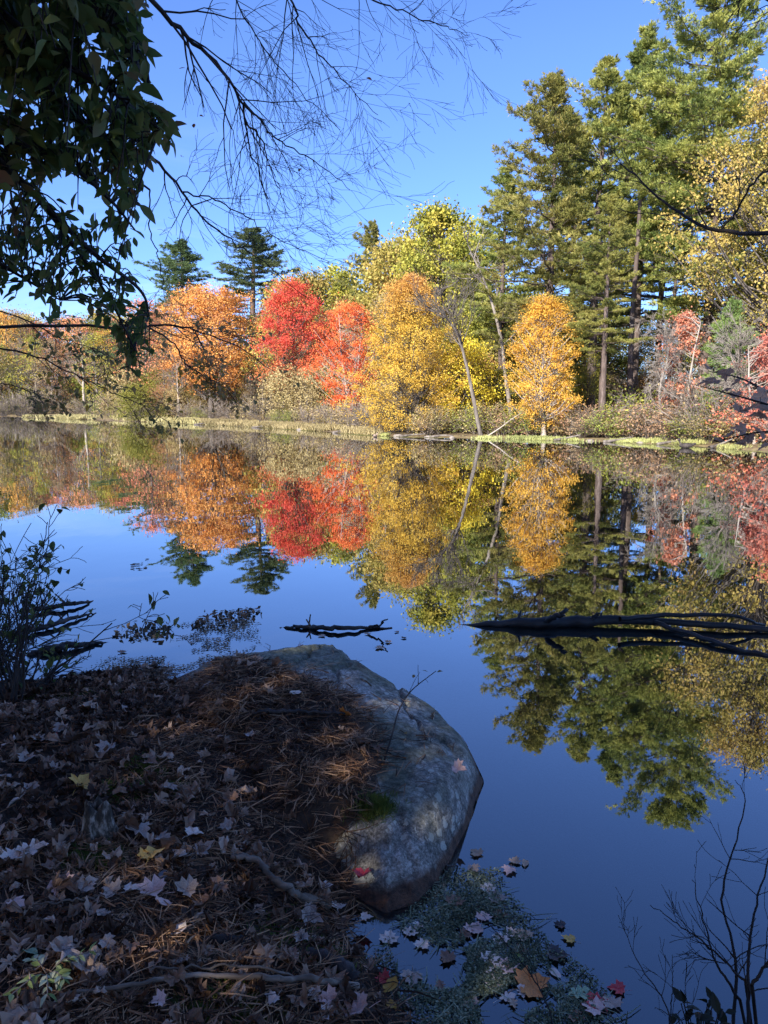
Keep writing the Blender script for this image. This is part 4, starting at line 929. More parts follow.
# ground
for a in [(326, 888, 14, 'pale'), (337, 908, 13, 'pale'), (28, 853, 26, 'pale', 'oak'), (10, 860, 18, 'pale'), (62, 888, 22, 'pink'), (88, 887, 17, 'grey'), (112, 892, 18, 'grey'), (132, 893, 15, 'pale'), (140, 835, 24, 'grey'), (194, 836, 18, 'pale'), (178, 861, 20, 'grey'), (163, 842, 16, 'grey'), (205, 850, 18, 'grey'),
          (186, 890, 20, 'grey'), (205, 905, 20, 'brown'), (218, 890, 18, 'brown'), (15, 908, 16, 'pink'), (60, 960, 38, 'grey', 'oak'), (85, 968, 22, 'grey'), (30, 955, 15, 'mint', 'oval'), (36, 968, 18, 'grey', 'oval'), (97, 980, 18, 'grey'), (107, 945, 15, 'grey'), (130, 950, 15, 'brown'), (106, 918, 20, 'grey', 'oak'),
          (195, 922, 20, 'grey'), (175, 932, 17, 'pale', 'oval'), (158, 1003, 14, 'pink'), (273, 1003, 14, 'pale'), (74, 1003, 13, 'pale'), (10, 965, 18, 'tan', 'oak'), (150, 958, 16, 'brown'), (180, 965, 16, 'grey'), (263, 965, 12, 'brown'), (290, 955, 14, 'brown'),
          (327, 1000, 17, 'pink'), (317, 994, 12, 'pale'), (335, 1006, 20, 'brown'), (358, 1012, 26, 'pink'), (352, 1002, 18, 'tan'), (328, 1014, 14, 'pale'), (347, 994, 16, 'grey'), (310, 918, 22, 'grey'), (340, 925, 18, 'brown'), (300, 940, 15, 'grey'),
          (207, 687, 13, 'pale', 'oval'), (206, 711, 15, 'pale', 'oval'), (221, 737, 9, 'pale', 'oval'), (248, 737, 12, 'pale'), (297, 694, 12, 'pale', 'oval'), (160, 686, 10, 'pale', 'oval'), (127, 712, 14, 'grey'), (107, 752, 18, 'grey'), (88, 712, 15, 'brown'), (40, 740, 14, 'grey'), (25, 760, 14, 'grey'), (8, 745, 13, 'pale', 'oval'), (60, 730, 14, 'grey'),
          (15, 803, 12, 'pale', 'oval'), (5, 780, 14, 'grey'), (52, 770, 14, 'grey'), (72, 790, 14, 'brown'), (30, 790, 14, 'grey'), (150, 765, 14, 'brown'), (170, 790, 14, 'grey'), (230, 800, 16, 'brown'), (270, 770, 16, 'brown'), (225, 830, 16, 'grey'), (45, 870, 14, 'brown'), (75, 845, 20, 'brown', 'oak'), (130, 815, 14, 'grey'), (245, 815, 14, 'tan')]:
    leaf(*a, where='ground')
leaf(152, 858, 21, 'yellow', 'maple', 'ground', 'yellow leaf lying among the grey leaves beside the small stone'); leaf(89, 712, 20, 'tan', 'maple', 'ground', 'tan-orange maple leaf on the leafy slope near the water')
leaf(152, 893, 24, 'pink', 'maple', 'ground', 'pale pink leaf standing out in the middle of the needle litter'); leaf(163, 905, 18, 'pink', 'oval', 'ground', 'curled pale oval leaf just below the pale pink leaf')
leaf(80, 785, 22, 'yellow', 'maple', 'ground', 'dull yellow maple leaf on the leafy slope left of the moss'); leaf(60, 718, 16, 'tan', 'oak', 'ground', 'tan lobed leaf high on the leafy slope'); leaf(52, 737, 10, 'red', 'maple', 'ground', 'small dark red leaf on the leafy slope')
leaf(345, 716, 14, 'orange', 'maple', 'stone', 'orange leaf at the edge of the needle mat on the boulder', tilt=.7); leaf(361, 877, 17, 'red', 'maple', 'stone', 'bright red leaf lying on the near end of the boulder')
leaf(258, 661, 11, 'tan', 'maple', 'stone', 'small tan leaf near the far top of the boulder'); leaf(266, 647, 8, 'dark', 'oval', 'stone', 'tiny dark leaf on the far top of the boulder'); leaf(459, 770, 15, 'pink', 'maple', 'stone', 'curled pinkish leaf at the right tip of the boulder', tilt=.8); leaf(436, 716, 13, 'tan', 'oak', 'stone', 'curled tan leaf on the right shoulder of the boulder', tilt=.8)
leaf(378, 750, 13, 'brown', 'maple', 'stone', 'brown leaf where the sapling leaves the boulder')
# far floating leaves
for a in [(322, 636, 9, 'tan'), (368, 634, 8, 'tan'), (404, 638, 7, 'dark'), (380, 648, 12, 'tan'), (388, 642, 9, 'tan'), (397, 632, 6, 'brown'), (240, 658, 9, 'dark'), (122, 652, 10, 'brown'), (155, 622, 5, 'dark'), (170, 628, 5, 'dark')]:
    leaf(a[0], a[1], a[2], a[3], 'maple', 'water', None).__setitem__('label', f'{CN[a[3]]} leaf floating beyond the boulder')
for o in [q for q in SC.objects if q.get('label', '').endswith('floating beyond the boulder')]: o['group'] = o['label'].replace('leaf', 'leaves')

# ---- small green plant bottom-left
def leafy_plant(px, py, label, stems, mat, ln, seed, name='seedling', up=.3):
    r2 = np.random.RandomState(seed); c = at_z(px, py, .25)
    for _ in range(6): c = at_z(px, py, float(surf(c[0], c[1])))
    c = c + np.array([0, 0, .03]); root = thing(name, label, 'plant', c); st, lf = MB(), MB()
    for s in range(stems):
        a = r2.rand() * 6.28; d = np.array([math.cos(a), math.sin(a), up]); path = smooth_path([[0, 0, 0], d * .04 + [0, 0, .02], d * r2.uniform(.07, .13)], 7)
        tube(st, path, .0018, 4, .5)
        for k in range(2, 7):
            for sgn in (-1, 1):
                v, f = broad_leaf(ln * r2.uniform(.6, 1.1), .42); yaw = a - PI / 2 + sgn * r2.uniform(.4, 1.2)
                v = v @ rotm(yaw, r2.normal(-.1, .3), r2.normal(0, .4)).T + path[k]; lf.add(v, f, r2.rand())
    st.build('stems', M['twig'], root); lf.build('leaves', mat, root); return root
def broad_leaf(L, wr_=.45, fold=.18):
    ys = np.array([0, .18, .42, .68, .87, 1.0]); ws = np.array([.02, .62, 1, .74, .34, 0]) * wr_ / 2
    droop = -.18 * ys ** 2
    v = []
    for yy, w_, d_ in zip(ys, ws, droop): v += [[-w_, yy, d_ + w_ * fold * 2], [0, yy, d_], [w_, yy, d_ + w_ * fold * 2]]
    f = []
    for i in range(5):
        for j in (0, 1): f.append([i * 3 + j, i * 3 + j + 1, (i + 1) * 3 + j + 1, (i + 1) * 3 + j])
    return np.array(v) * L, np.array(f)
M['seedling'] = leafmat('seedling_leaves', [(.12, .16, .04), (.24, .32, .1), (.38, .44, .2), (.55, .56, .36)], 6, .2, wrnd=1.2)
leafy_plant(48, 985, 'pale green leafy seedling in the bottom left corner', 7, M['seedling'], .036, 7)
M['dark_rhodo'] = leafmat('dark_leaf_cluster', [(.008, .012, .008), (.02, .025, .014)], 6, .05)

# ---- floating debris
def flecks(name, label, poly, n, size, mat, thr=-.1, sc=5, cat='water plants', strands=0, edge=None):
    P = np.array([wz(a, b) for a, b in poly]); lo, hi = P.min(0), P.max(0)
    x = rs.uniform(lo[0], hi[0], n); y = rs.uniform(lo[1], hi[1], n); sdp = poly_sd(x, y, P)
    ok = (rs.rand(n) < np.clip(-sdp / .3, 0, 1) ** .7) & (fbm(x * sc, y * sc, 3, 4) > thr) & (rock_h(x, y) < 0) & (ground_h(x, y) < .01); x, y = x[ok], y[ok]; n = len(x); m = MB()
    c = np.stack([x, y, rs.uniform(.003, .008, n)], -1); s = size * rs.uniform(.3, 1.3, n) ** 1.3; a = rs.rand(n) * 6.28
    v = np.stack([c + np.stack([np.cos(a + q * 6.28 / 5) * s * rs.uniform(.6, 1.2, n), np.sin(a + q * 6.28 / 5) * s * rs.uniform(.6, 1.2, n), rs.uniform(0, .006, n)], -1) for q in range(5)], 1)
    m.add(v, np.arange(n * 5).reshape(-1, 5), rs.rand(n))
    if strands:
        k = rs.randint(n, size=strands); v, f, r_ = needles_flat(x[k], y[k], strands); m.add(v, f, r_)
    return tag(m.build(name, M[mat]), label, cat, kind='stuff')
def needles_flat(x, y, n):
    a = rs.rand(n) * 6.28; L_ = rs.uniform(.03, .12, n); b = a + rs.normal(0, .5, n); w = .0022
    P0 = np.stack([x, y, np.full(n, .008)], -1); P1 = P0 + np.stack([np.cos(a) * L_ / 2, np.sin(a) * L_ / 2, rs.uniform(0, .004, n)], -1); P2 = P1 + np.stack([np.cos(b) * L_ / 2, np.sin(b) * L_ / 2, 0 * a], -1)
    s = np.stack([-np.sin(a), np.cos(a), 0 * a], -1) * w
    v = np.stack([P0 - s, P0 + s, P1 + s, P1 - s, P2 + s * .5, P2 - s * .5], 1).reshape(-1, 3); i = np.arange(n)[:, None] * 6
    r = rs.rand(n); return v, np.concatenate([i + [0, 1, 2, 3], i + [3, 2, 4, 5]]), np.concatenate([r, r])
flecks('floating_weed', 'matted green-grey weed floating in the shallows below the boulder', [(400, 905), (440, 870), (500, 868), (545, 935), (600, 975), (640, 1040), (520, 1080), (400, 1060), (370, 960)], 70000, .0042, 'weed', -.13, 5, strands=450)
flecks('floating_weed', 'dark specks of weed and leaf bits on the water left of the boulder', [(60, 690), (110, 650), (150, 628), (210, 618), (262, 622), (262, 650), (215, 668), (150, 695), (80, 720)], 17000, .008, 'debris', -.1, 5)
flecks('floating_weed', 'cluster of small brown plants standing in the water behind the boulder', [(185, 630), (200, 612), (262, 606), (270, 616), (240, 630)], 700, .02, 'debris', .05, 6)
def emergent(poly, n, h, label, mat):
    P = np.array([wz(a, b) for a, b in poly]); lo, hi = P.min(0), P.max(0); x = rs.uniform(lo[0], hi[0], n); y = rs.uniform(lo[1], hi[1], n); ok = poly_sd(x, y, P) < 0; x, y = x[ok], y[ok]; m = MB()
    z = rs.uniform(.0, h, len(x)); quads_leaf(m, np.stack([x, y, z], -1), .05, rs, .4, .7)
    for a, b, c in list(zip(x, y, z))[::4]: tube(m, [[a, b, -.05], [a + rs.normal(0, .01), b, c]], .002, 3, 0, cap=False)
    return tag(m.build('water_plants', M[mat]), label, 'water plants', kind='stuff')
emergent([(190, 628), (205, 614), (262, 609), (262, 618), (222, 628)], 150, .045, 'brown leafed water plants standing beyond the boulder', 'debris')
emergent([(112, 640), (120, 625), (170, 622), (172, 640)], 110, .04, 'dark small-leaved water plants left of the boulder', 'debris')
flecks('floating_specks', 'thin line of floating specks out on the open water', [(110, 565), (150, 558), (152, 570), (115, 573)], 110, .03, 'debris', -.1, 2)

# ---- logs in the water
def log(label, pts, rad, seed, mat='wet_log', branches=(), name='sunken_log', sides=10):
    r2 = np.random.RandomState(seed); P = np.array([at_z(a, b, z) for a, b, z in pts]); base = P[0].copy(); base[2] = 0
    path = smooth_path(P - base, 30); root = thing(name, label, 'log', base)
    rr = np.interp(np.linspace(0, 1, 30), np.linspace(0, 1, len(rad)), rad) * (1 + r2.normal(0, .06, 30)); path[1:-1] += r2.normal(0, .012, (28, 3)) * [1, 1, .4]
    m = MB(); tube(m, path, rr, sides, .5)
    for k in range(3): q = r2.randint(4, 26); tube(m, [path[q], path[q] + r2.normal(0, .05, 3) + [0, 0, .09]], [rr[q] * .5, .006], 6, .5)
    m.build('trunk', M[mat], root)
    for bp_, r0, r1 in branches:
        Q = np.array([at_z(a, b, z) for a, b, z in bp_]) - base; pth = smooth_path(Q, 16); pth[1:-1] += r2.normal(0, .008, (14, 3)); m = MB(); tube(m, pth, np.linspace(r0, r1, 16), 7, .5); m.build('branch', M[mat], root)
    return root
log('long fallen dark log with branches lying in the water at right', [(460, 625.5, -.01), (500, 624, .02), (540, 623, .04), (570, 622.5, .04), (620, 620, .06), (680, 623, .05), (740, 627, .04), (830, 634, .02)], [.01, .035, .055, .055, .045, .03, .028, .026], 1,
    branches=[([(620, 619, .12), (650, 615.5, .13), (700, 615, .14), (732, 615, .14), (752, 621, .08), (765, 625, .02)], .024, .012), ([(655, 622, .06), (690, 634, .03), (730, 647, .02), (770, 656, .0), (830, 668, .0)], .022, .02), ([(548, 621, .08), (562, 613, .17), (568, 609, .2)], .03, .012), ([(590, 620, .07), (600, 613, .13)], .02, .008)], name='fallen_tree')
log('small dark log floating beyond the boulder with a forked twig', [(280, 628, .0), (310, 627, .02), (340, 628, .03), (392, 628, .0)], [.008, .022, .022, .01], 2, branches=[([(368, 628, .03), (380, 624, .08), (388, 619, .15)], .012, .005)])
log('dark log end in the water by the bush, topmost of three', [(20, 612, .03), (46, 608, .03), (75, 603, .04), (95, 601, -.01)], [.02, .024, .02, .006], 3)
log('dark log in the water by the bush, middle of three', [(15, 634, .03), (40, 628, .03), (70, 619, .03), (96, 613, .0)], [.02, .024, .02, .006], 4)
log('dark pointed log in the water by the bush, lowest of three', [(28, 655, .0), (50, 649, .03), (75, 645, .03), (112, 643, -.01)], [.02, .034, .028, .006], 5)

# ---- sapling on the boulder
def px_path(pts): return np.array([at_d(a, b, d) for a, b, d in pts])
r2 = np.random.RandomState(71)
c = at_z(383, 765, .25)
for _ in range(6): c = at_z(383, 765, float(surf(c[0], c[1])))
dd = np.linalg.norm(c - [0, 0, 2])
P = np.vstack([c, px_path([(392, 735, dd), (399, 710, dd + .03), (412, 690, dd + .05), (436, 671, dd + .08)])]) - c
root = thing('sapling', 'thin leafless sapling with two small leaves growing beside the boulder top', 'sapling', c)
m, lf = MB(), MB(); path = smooth_path(P, 18); tube(m, path, np.linspace(.0055, .002, 18), 5, .2)
for k, e in ((6, (372, 728)), (9, (385, 700)), (12, (420, 672)), (15, (428, 683)), (8, (404, 700)), (14, (418, 665)), (4, (374, 745))):
    q = at_d(*e, dd + r2.uniform(-.05, .1)) - c; tube(m, smooth_path([path[k], (path[k] + q) / 2 + [0, 0, .01], q], 6), [.0025, .0015, .0015, .0014, .0012, .001], 4, .2)
for q in [at_d(413, 678, dd) - c, at_d(428, 672, dd) - c, at_d(437, 672, dd) - c, at_d(404, 733, dd) - c]:
    v, f = broad_leaf(.03, .6); lf.add(v @ rotm(r2.rand() * 6, .4, .3).T + q, f, r2.rand())
m.build('stem', M['bark_dark'], root); lf.build('leaves', M['near_brown'], root)

# ---- left bush
def bush(c, label, stems, H, leafmat_, nleaf, lsz, seed, minr=.0022, lean=(0.3, 0), depth=3, tips_only=None, name='bush'):
    r2 = np.random.RandomState(seed); root = thing(name, label, 'bush', c); st, lf = MB(), MB(); tips = []
    for s in range(stems):
        a = r2.rand() * 6.28; d = unit([math.cos(a) * .55 + lean[0], math.sin(a) * .4 + lean[1], 1.0])
        grow(st, [math.cos(a) * .06, math.sin(a) * .06, -.04], d, H * r2.uniform(.6, 1), .008, depth, r2, (0, 0, .0), .13, (2, 4), .75, 4, tips, .55, minr)
    if nleaf:
        for _ in range(nleaf):
            q, d = tips[r2.randint(len(tips))]
            v, f = broad_leaf(lsz * r2.uniform(.6, 1.2), .65); lf.add(v @ rotm(r2.rand() * 6.28, r2.normal(-.6, .5), r2.normal(0, .5)).T + q + r2.normal(0, .012, 3), f, r2.rand())
    st.build('stems', M['bark_dark'], root)
    if nleaf: lf.build('leaves', M[leafmat_], root)
    return root
def gz(px, py):
    c = at_z(px, py, .2)
    for _ in range(6): c = at_z(px, py, float(surf(c[0], c[1])))
    return c
bush(gz(14, 700), 'twiggy bush with sparse round green leaves at the left edge by the water', 14, .9, 'bush_leaf', 190, .065, 3, lean=(.10, .05))
bush(gz(-25, 690), 'denser dark bush behind the left edge of the bank', 14, .9, 'bush_leaf', 220, .06, 4, lean=(.1, .2))
bush(gz(28, 690), 'low tangle of bare dark twigs under the green leaved bush', 14, .36, 'bush_leaf', 60, .05, 5, lean=(.3, .1), minr=.002)

# ---- bottom right bare bushes (growing just below the picture)
def guided(mb, pts, r0, r1, ntw, L, depth, rs, drift=(0, 0, .06), start=.15, minr=.001, n=26, spread=.7, tips=None, kids=(2, 4)):
    path = smooth_path(px_path(pts), n); path[1:-1] += rs.normal(0, .004 * L / .3, (n - 2, 3)); tube(mb, path, np.linspace(r0, r1, n), 6, rs.rand(), cap=False)
    for i in range(ntw):
        k = int(n * (start + (1 - start) * rs.rand())) - 1; k = max(1, min(k, n - 2)); T = unit(path[k + 1] - path[k - 1]); o_ = unit(np.cross(T, rs.normal(0, 1, 3)))
        grow(mb, path[k], unit(T + o_ * spread), L * rs.uniform(.5, 1.1), max(np.linspace(r0, r1, n)[k] * .55, minr), depth, rs, drift, .13, kids, .65, 4, tips, .6, minr)
    return path
r2 = np.random.RandomState(81)
root = thing('bare_bush', 'bare dark twigged bush rising from the bottom right corner', 'bush', (1.05, 1.75, -.05)); m = MB()
for pts, r0, nt in (([(733, 1060, 2.2), (735, 960, 2.25), (722, 900, 2.3), (733, 850, 2.4), (745, 800, 2.5), (735, 780, 2.5)], .0042, 8), ([(748, 1060, 2.1), (748, 990, 2.15), (752, 920, 2.2), (768, 860, 2.3), (775, 800, 2.4)], .0045, 8),
                    ([(740, 1000, 2.2), (715, 960, 2.2), (704, 920, 2.25), (692, 880, 2.3)], .0035, 7), ([(745, 980, 2.2), (700, 940, 2.3), (650, 905, 2.4)], .003, 8), ([(752, 985, 2.1), (775, 950, 2.1), (790, 900, 2.1)], .004, 5)):
    tube(m, smooth_path([[1.05, 1.75, -.05], (px_path(pts[:1])[0] + [1.05, 1.75, 0]) / 2, px_path(pts[:1])[0]], 8), r0, 6, .3); guided(m, pts, r0, .0009, nt, .13, 1, r2, (.0, 0, .03), start=.2, spread=1.1, minr=.0007)
m.v = [q - np.array([1.05, 1.75, -.05]) for q in m.v]; m.build('stems', M['black_twig'], root)
root = thing('bare_bush', 'small bare bush with few twigs left of the bottom right bush', 'bush', (.42, 1.62, -.05)); m = MB()
for pts, r0, nt in (([(560, 1050, 2.1), (545, 1000, 2.15), (520, 960, 2.2), (490, 925, 2.3)], .003, 7), ([(668, 1050, 2.1), (668, 1010, 2.15), (640, 965, 2.25), (618, 915, 2.35)], .003, 9), ([(668, 1040, 2.1), (672, 990, 2.2), (672, 955, 2.3)], .002, 4), ([(690, 1050, 2.0), (688, 1010, 2.1), (684, 990, 2.1)], .002, 2)):
    tube(m, smooth_path([[.42, 1.62, -.05], (px_path(pts[:1])[0] + [.42, 1.62, 0]) / 2, px_path(pts[:1])[0]], 8), r0 * .8, 6, .3); guided(m, pts, r0 * .8, .0007, nt, .09, 1, r2, (0, 0, .03), start=.2, spread=1.1, minr=.0006)
m.v = [q - np.array([.42, 1.62, -.05]) for q in m.v]; m.build('stems', M['black_twig'], root)
c = at_d(703, 1030, 2.0); root = thing('evergreen_sprig', 'cluster of small dark leaves at the bottom edge beside the bare bush', 'plant', c); lf, st = MB(), MB()
for q in range(26):
    e = at_d(675 + 52 * r2.rand(), 1000 + 28 * r2.rand(), 2.0 + .1 * r2.rand()) - c; v, f = broad_leaf(.035 * r2.uniform(.7, 1.2), .5); lf.add(v @ rotm(r2.rand() * 6.28, r2.normal(.5, .5), r2.normal(0, .5)).T + e, f, r2.rand())
    tube(st, [[0, 0, -.1], e], .0015, 3, 0, cap=False)
st.build('stems', M['black_twig'], root); lf.build('leaves', M['dark_rhodo'], root)

# ---- russet maple branch at the right
r2 = np.random.RandomState(91); c = np.array([2.6, 3.4, float(ground_h(2.6, 3.4))]); root = thing('maple_sapling', 'maple branch with drooping russet leaves reaching in at the right edge', 'tree', c)
tb, br, lf = MB(), MB(), MB()
tube(tb, np.array([[0, 0, -.2], [-.05, 0, 1], [.05, .05, 2.1], [0, .1, 3.2]]), [.035, .03, .024, .012], 8)
lv = [(709, 369, 3.8, 16), (727, 375, 3.8, 18), (737, 383, 3.8, 16), (712, 383, 3.7, 20), (703, 384, 3.7, 14), (726, 393, 3.7, 18), (735, 396, 3.7, 15), (748, 385, 3.7, 16), (760, 398, 3.6, 22), (752, 408, 3.6, 28), (740, 412, 3.6, 20), (765, 412, 3.5, 28), (758, 420, 3.5, 24), (730, 436, 3.7, 20), (738, 432, 3.7, 22), (718, 441, 3.7, 16), (748, 440, 3.6, 24), (757, 434, 3.6, 22), (765, 448, 3.5, 18), (740, 446, 3.6, 16), (780, 440, 3.5, 22)]
for pts in ([(900, 380, 3.2), (820, 400, 3.4), (770, 392, 3.6), (740, 378, 3.75), (708, 371, 3.85)], [(850, 415, 3.3), (790, 410, 3.5), (745, 398, 3.6), (700, 386, 3.7)], [(860, 440, 3.3), (800, 436, 3.5), (760, 432, 3.6), (712, 443, 3.75)]):
    P = px_path(pts) - c; P = np.vstack([[0, .03, 1.9], P]); tube(br, smooth_path(P, 22), np.linspace(.012, .0018, 22), 5, .3)
Bc = np.concatenate(br.v)
for a, b, d, s in lv:
    e = at_d(a, b, d) - c; k = np.argmin(np.linalg.norm(Bc - e, axis=1)); tube(br, [Bc[k], (Bc[k] + e) / 2 + [0, 0, .01], e], .0012, 3, .3, cap=False)
    v, f3, f4 = leaf_geo(maple, r2, .5, .06); v = v * (s * .72 / F * d) * [1.15, 1, .7]; v = v @ rotm(r2.normal(PI / 2, .6), -.25 + r2.normal(0, .45), r2.normal(0, .6)).T + e; rr = r2.rand()
    lf.add(v, f3, rr); lf.add(v, f4, rr)
tb.build('trunk', M['bark'], root); br.build('branches', M['bark_dark'], root); lf.build('leaves', M['russet'], root)

# ---- bare dark branch at the right, from a tree standing past the edge
c = np.array([4.6, 5.2, 0.1]); root = thing('overhanging_tree', 'dark bare branches reaching in from the right edge over the pines', 'tree', c); tb, br = MB(), MB()
tube(tb, np.array([[0, 0, -.4], [-.1, 0, 2], [0, .1, 4], [-.1, .1, 6]]), [.13, .11, .09, .05], 9)
r2 = np.random.RandomState(92)
BL = [MB(), MB()]
guided(BL[0], [(900, 205, 6.2), (830, 222, 6.0), (768, 233, 5.8), (720, 231, 5.8), (690, 219, 5.9), (665, 203, 6.0), (640, 180, 6.1), (615, 160, 6.2)], .02, .003, 6, .35, 1, r2, (0, 0, .02), .5, .0025)
guided(BL[0], [(720, 231, 5.8), (735, 213, 5.8), (755, 180, 5.8), (775, 168, 5.9), (840, 150, 6)], .008, .006, 3, .3, 1, r2, (0, 0, .02), .3, .0025)
guided(BL[1], [(880, 60, 6), (800, 15, 6), (745, -5, 6), (738, 20, 6.1)], .01, .003, 8, .3, 1, r2, (0, 0, -.08), .4, .0022)
for q_, st_, e_, r_ in ((BL[0], [-.05, .05, 3.2], (900, 205, 6.2), .04), (BL[1], [-.05, .05, 4.9], (880, 60, 6), .03)):
    q_.v = [w - c for w in q_.v]; tube(q_, np.array([st_, at_d(*e_) - c]), [r_, .015], 6, .3); q_.build('branch', M['bark_dark'], root)
tb.build('trunk', M['bark_dark'], root)

# ---- bare twigs hanging over the top: a leafless tree standing to the left
c = np.array([-4.3, 3.0, float(ground_h(-4.3, 3.0))]); root = thing('overhanging_tree', 'leafless tree whose drooping bare twigs spread across the upper sky', 'tree', c); tb, br = MB(), MB()
trk = smooth_path(np.array([[0, 0, -.2], [.1, .1, 2], [.25, .2, 4.5], [.3, .4, 7], [.5, .5, 9]]), 16); tube(tb, trk, np.linspace(.17, .06, 16), 10)
r2 = np.random.RandomState(93); DR = (.015, 0, .01)
limbs = [([(110, -60, 6.2), (150, -2, 6.3), (180, 30, 6.4), (205, 50, 6.5), (225, 75, 6.5), (243, 103, 6.6), (246, 130, 6.7), (256, 165, 6.8), (268, 200, 6.9)], .022, .004, 22, .9),
         ([(243, 103, 6.6), (262, 122, 6.7), (285, 145, 6.9), (320, 165, 7.1), (350, 190, 7.3)], .010, .003, 18, .7),
         ([(246, 122, 6.6), (262, 140, 6.7), (272, 175, 6.8), (290, 210, 7)], .009, .003, 14, .7),
         ([(262, -70, 7), (290, -5, 7), (302, 30, 7.1), (325, 60, 7.2), (350, 88, 7.3), (378, 115, 7.4)], .012, .003, 24, .85),
         ([(330, -60, 7), (365, -5, 7), (400, 10, 7.2), (440, 25, 7.4), (470, 35, 7.5)], .009, .003, 20, .7),
         ([(120, 120, 5.6), (160, 165, 5.8), (183, 192, 6), (205, 220, 6.2), (235, 243, 6.4), (262, 262, 6.6), (310, 300, 6.8)], .013, .003, 22, .75),
         ([(183, 192, 6), (210, 198, 6.2), (245, 215, 6.5), (280, 240, 6.8), (330, 262, 7)], .007, .003, 16, .7),
         ([(150, 190, 5.6), (150, 230, 5.6), (160, 265, 5.8), (165, 300, 6)], .006, .003, 6, .5),
         ([(210, -50, 6.6), (240, 10, 6.8), (262, 45, 7), (300, 90, 7.2), (340, 130, 7.4)], .008, .003, 22, .8)]
for pts, r0, r1, nt, L_ in limbs: guided(br, pts, r0 * .9, r1 * .8, int(nt * .8), L_ * .9, 2, r2, (.02, 0, -.02), .15, .0014, spread=.95)
br.v = [q - c for q in br.v]
for (a, b, d), k, r_ in (((110, -60, 6.2), 10, .03), ((262, -70, 7), 12, .02), ((330, -60, 7), 13, .015), ((120, 120, 5.6), 8, .02), ((150, 190, 5.6), 7, .01), ((210, -50, 6.6), 11, .015)):
    e = at_d(a, b, d) - c; tube(br, smooth_path([trk[k], (trk[k] + e) / 2 + [0, 0, .25], e], 10), np.linspace(r_ * 1.5, r_ * .7, 10), 6, .3)
tb.build('trunk', M['bark_dark'], root); br.build('branches', M['bark_dark'], root)
# the few leaves still hanging on it
lfm = MB()
for a, b in ((179, 69), (204, 117), (194, 128), (372, 80), (299, 172), (183, 157), (376, 169)):
    v, f = broad_leaf(.05, .6); lfm.add(v @ rotm(r2.rand() * 6, .5, .3).T + at_d(a, b, 6.6) - c, f, r2.rand())
lfm.build('last_leaves', LM['orange'], root)

# ---- leafy branches, upper left
c = np.array([-2.4, .6, float(ground_h(-2.4, .6))]); root = thing('overhanging_tree', 'broad-leaved tree whose dark leafy boughs hang into the upper left corner', 'tree', c); tb, br, lf = MB(), MB(), MB()
trk = smooth_path(np.array([[0, 0, -.2], [.05, .1, 1.5], [.1, .3, 3], [.2, .6, 4.6]]), 14); tube(tb, trk, np.linspace(.09, .05, 14), 10)
r2 = np.random.RandomState(94)
mains = [[(-160, -60, 2.5), (-40, 20, 2.6), (30, 70, 2.7), (80, 120, 2.8), (120, 160, 2.9)], [(-160, 60, 2.6), (-40, 130, 2.7), (20, 180, 2.9), (70, 240, 3.0), (110, 300, 3.1), (135, 350, 3.2)],
         [(-120, -120, 2.3), (20, -40, 2.4), (80, 10, 2.5), (125, 50, 2.6), (150, 90, 2.7)], [(-160, 200, 2.9), (-60, 230, 3.0), (10, 270, 3.2), (60, 300, 3.3)], [(-40, 130, 2.7), (60, 160, 2.9), (110, 200, 3.0), (135, 230, 3.0)], [(20, 180, 2.9), (90, 250, 3), (140, 290, 3.1), (150, 320, 3.1)], [(-60, -40, 2.5), (60, 60, 2.6), (110, 90, 2.6), (160, 130, 2.7)]]
BP = []
for pts in mains:
    p = smooth_path(px_path(pts), 24); tube(br, p, np.linspace(.012, .003, 24), 6, .3); BP.append(p)
BP = np.concatenate(BP)
outline = np.array([(-60, -80), (140, -60), (152, 15), (150, 50), (160, 70), (163, 100), (180, 140), (180, 155), (158, 150), (148, 175), (152, 200), (140, 215), (146, 235), (128, 262), (136, 290), (164, 330), (160, 350), (150, 385), (140, 392), (118, 372), (105, 335), (88, 318), (62, 330), (45, 325), (35, 300), (10, 305), (-60, 320)])
holes = [(62, 185, 16), (50, 215, 12), (108, 205, 15), (95, 25, 10), (25, 112, 10), (20, 285, 12), (15, 240, 7), (75, 300, 10), (112, 240, 12), (120, 118, 6), (150, 120, 6), (90, 90, 5), (8, 90, 7), (60, 130, 5), (45, 260, 5), (82, 200, 12), (128, 180, 10)]
n_l = 0; tries = 0
while n_l < 800 and tries < 14000:
    tries += 1
    a, b = r2.uniform(-60, 185), r2.uniform(-80, 395)
    if poly_sd(np.array([a]), np.array([b]), outline)[0] > -6 or any((a - h) ** 2 + (b - k) ** 2 < r_ ** 2 for h, k, r_ in holes): continue
    e = at_d(a, b, 2.5 + .8 * (b + 80) / 475 + r2.normal(0, .22)); k = np.argmin(np.linalg.norm(BP - e, axis=1) + .15 * r2.rand(len(BP)))
    q = BP[k]; path = smooth_path([q, (q + e) / 2 + [0, 0, .03], e], 8); tube(br, path, np.linspace(.003, .0015, 8), 4, .3, cap=False); T = unit(path[-1] - path[-3])
    for s in range(r2.randint(3, 7)):
        w = path[7 - s] if s < 5 else path[3]; L_ = r2.uniform(.035, .075) if b < 230 else r2.uniform(.03, .06)
        v, f = broad_leaf(L_, r2.uniform(.42, .55), .15)
        yaw = math.atan2(T[1], T[0]) - PI / 2 + r2.normal(0, 1.1)
        v = v @ rotm(yaw, r2.normal(-.6, .5), r2.normal(0, .6)).T + w + r2.normal(0, .006, 3); lf.add(v, f, r2.rand(), True)
    n_l += 1
for q in ((18, 323), (88, 255)):
    pass
br.v = [q - c for q in br.v]; lf.v = [q - c for q in lf.v]
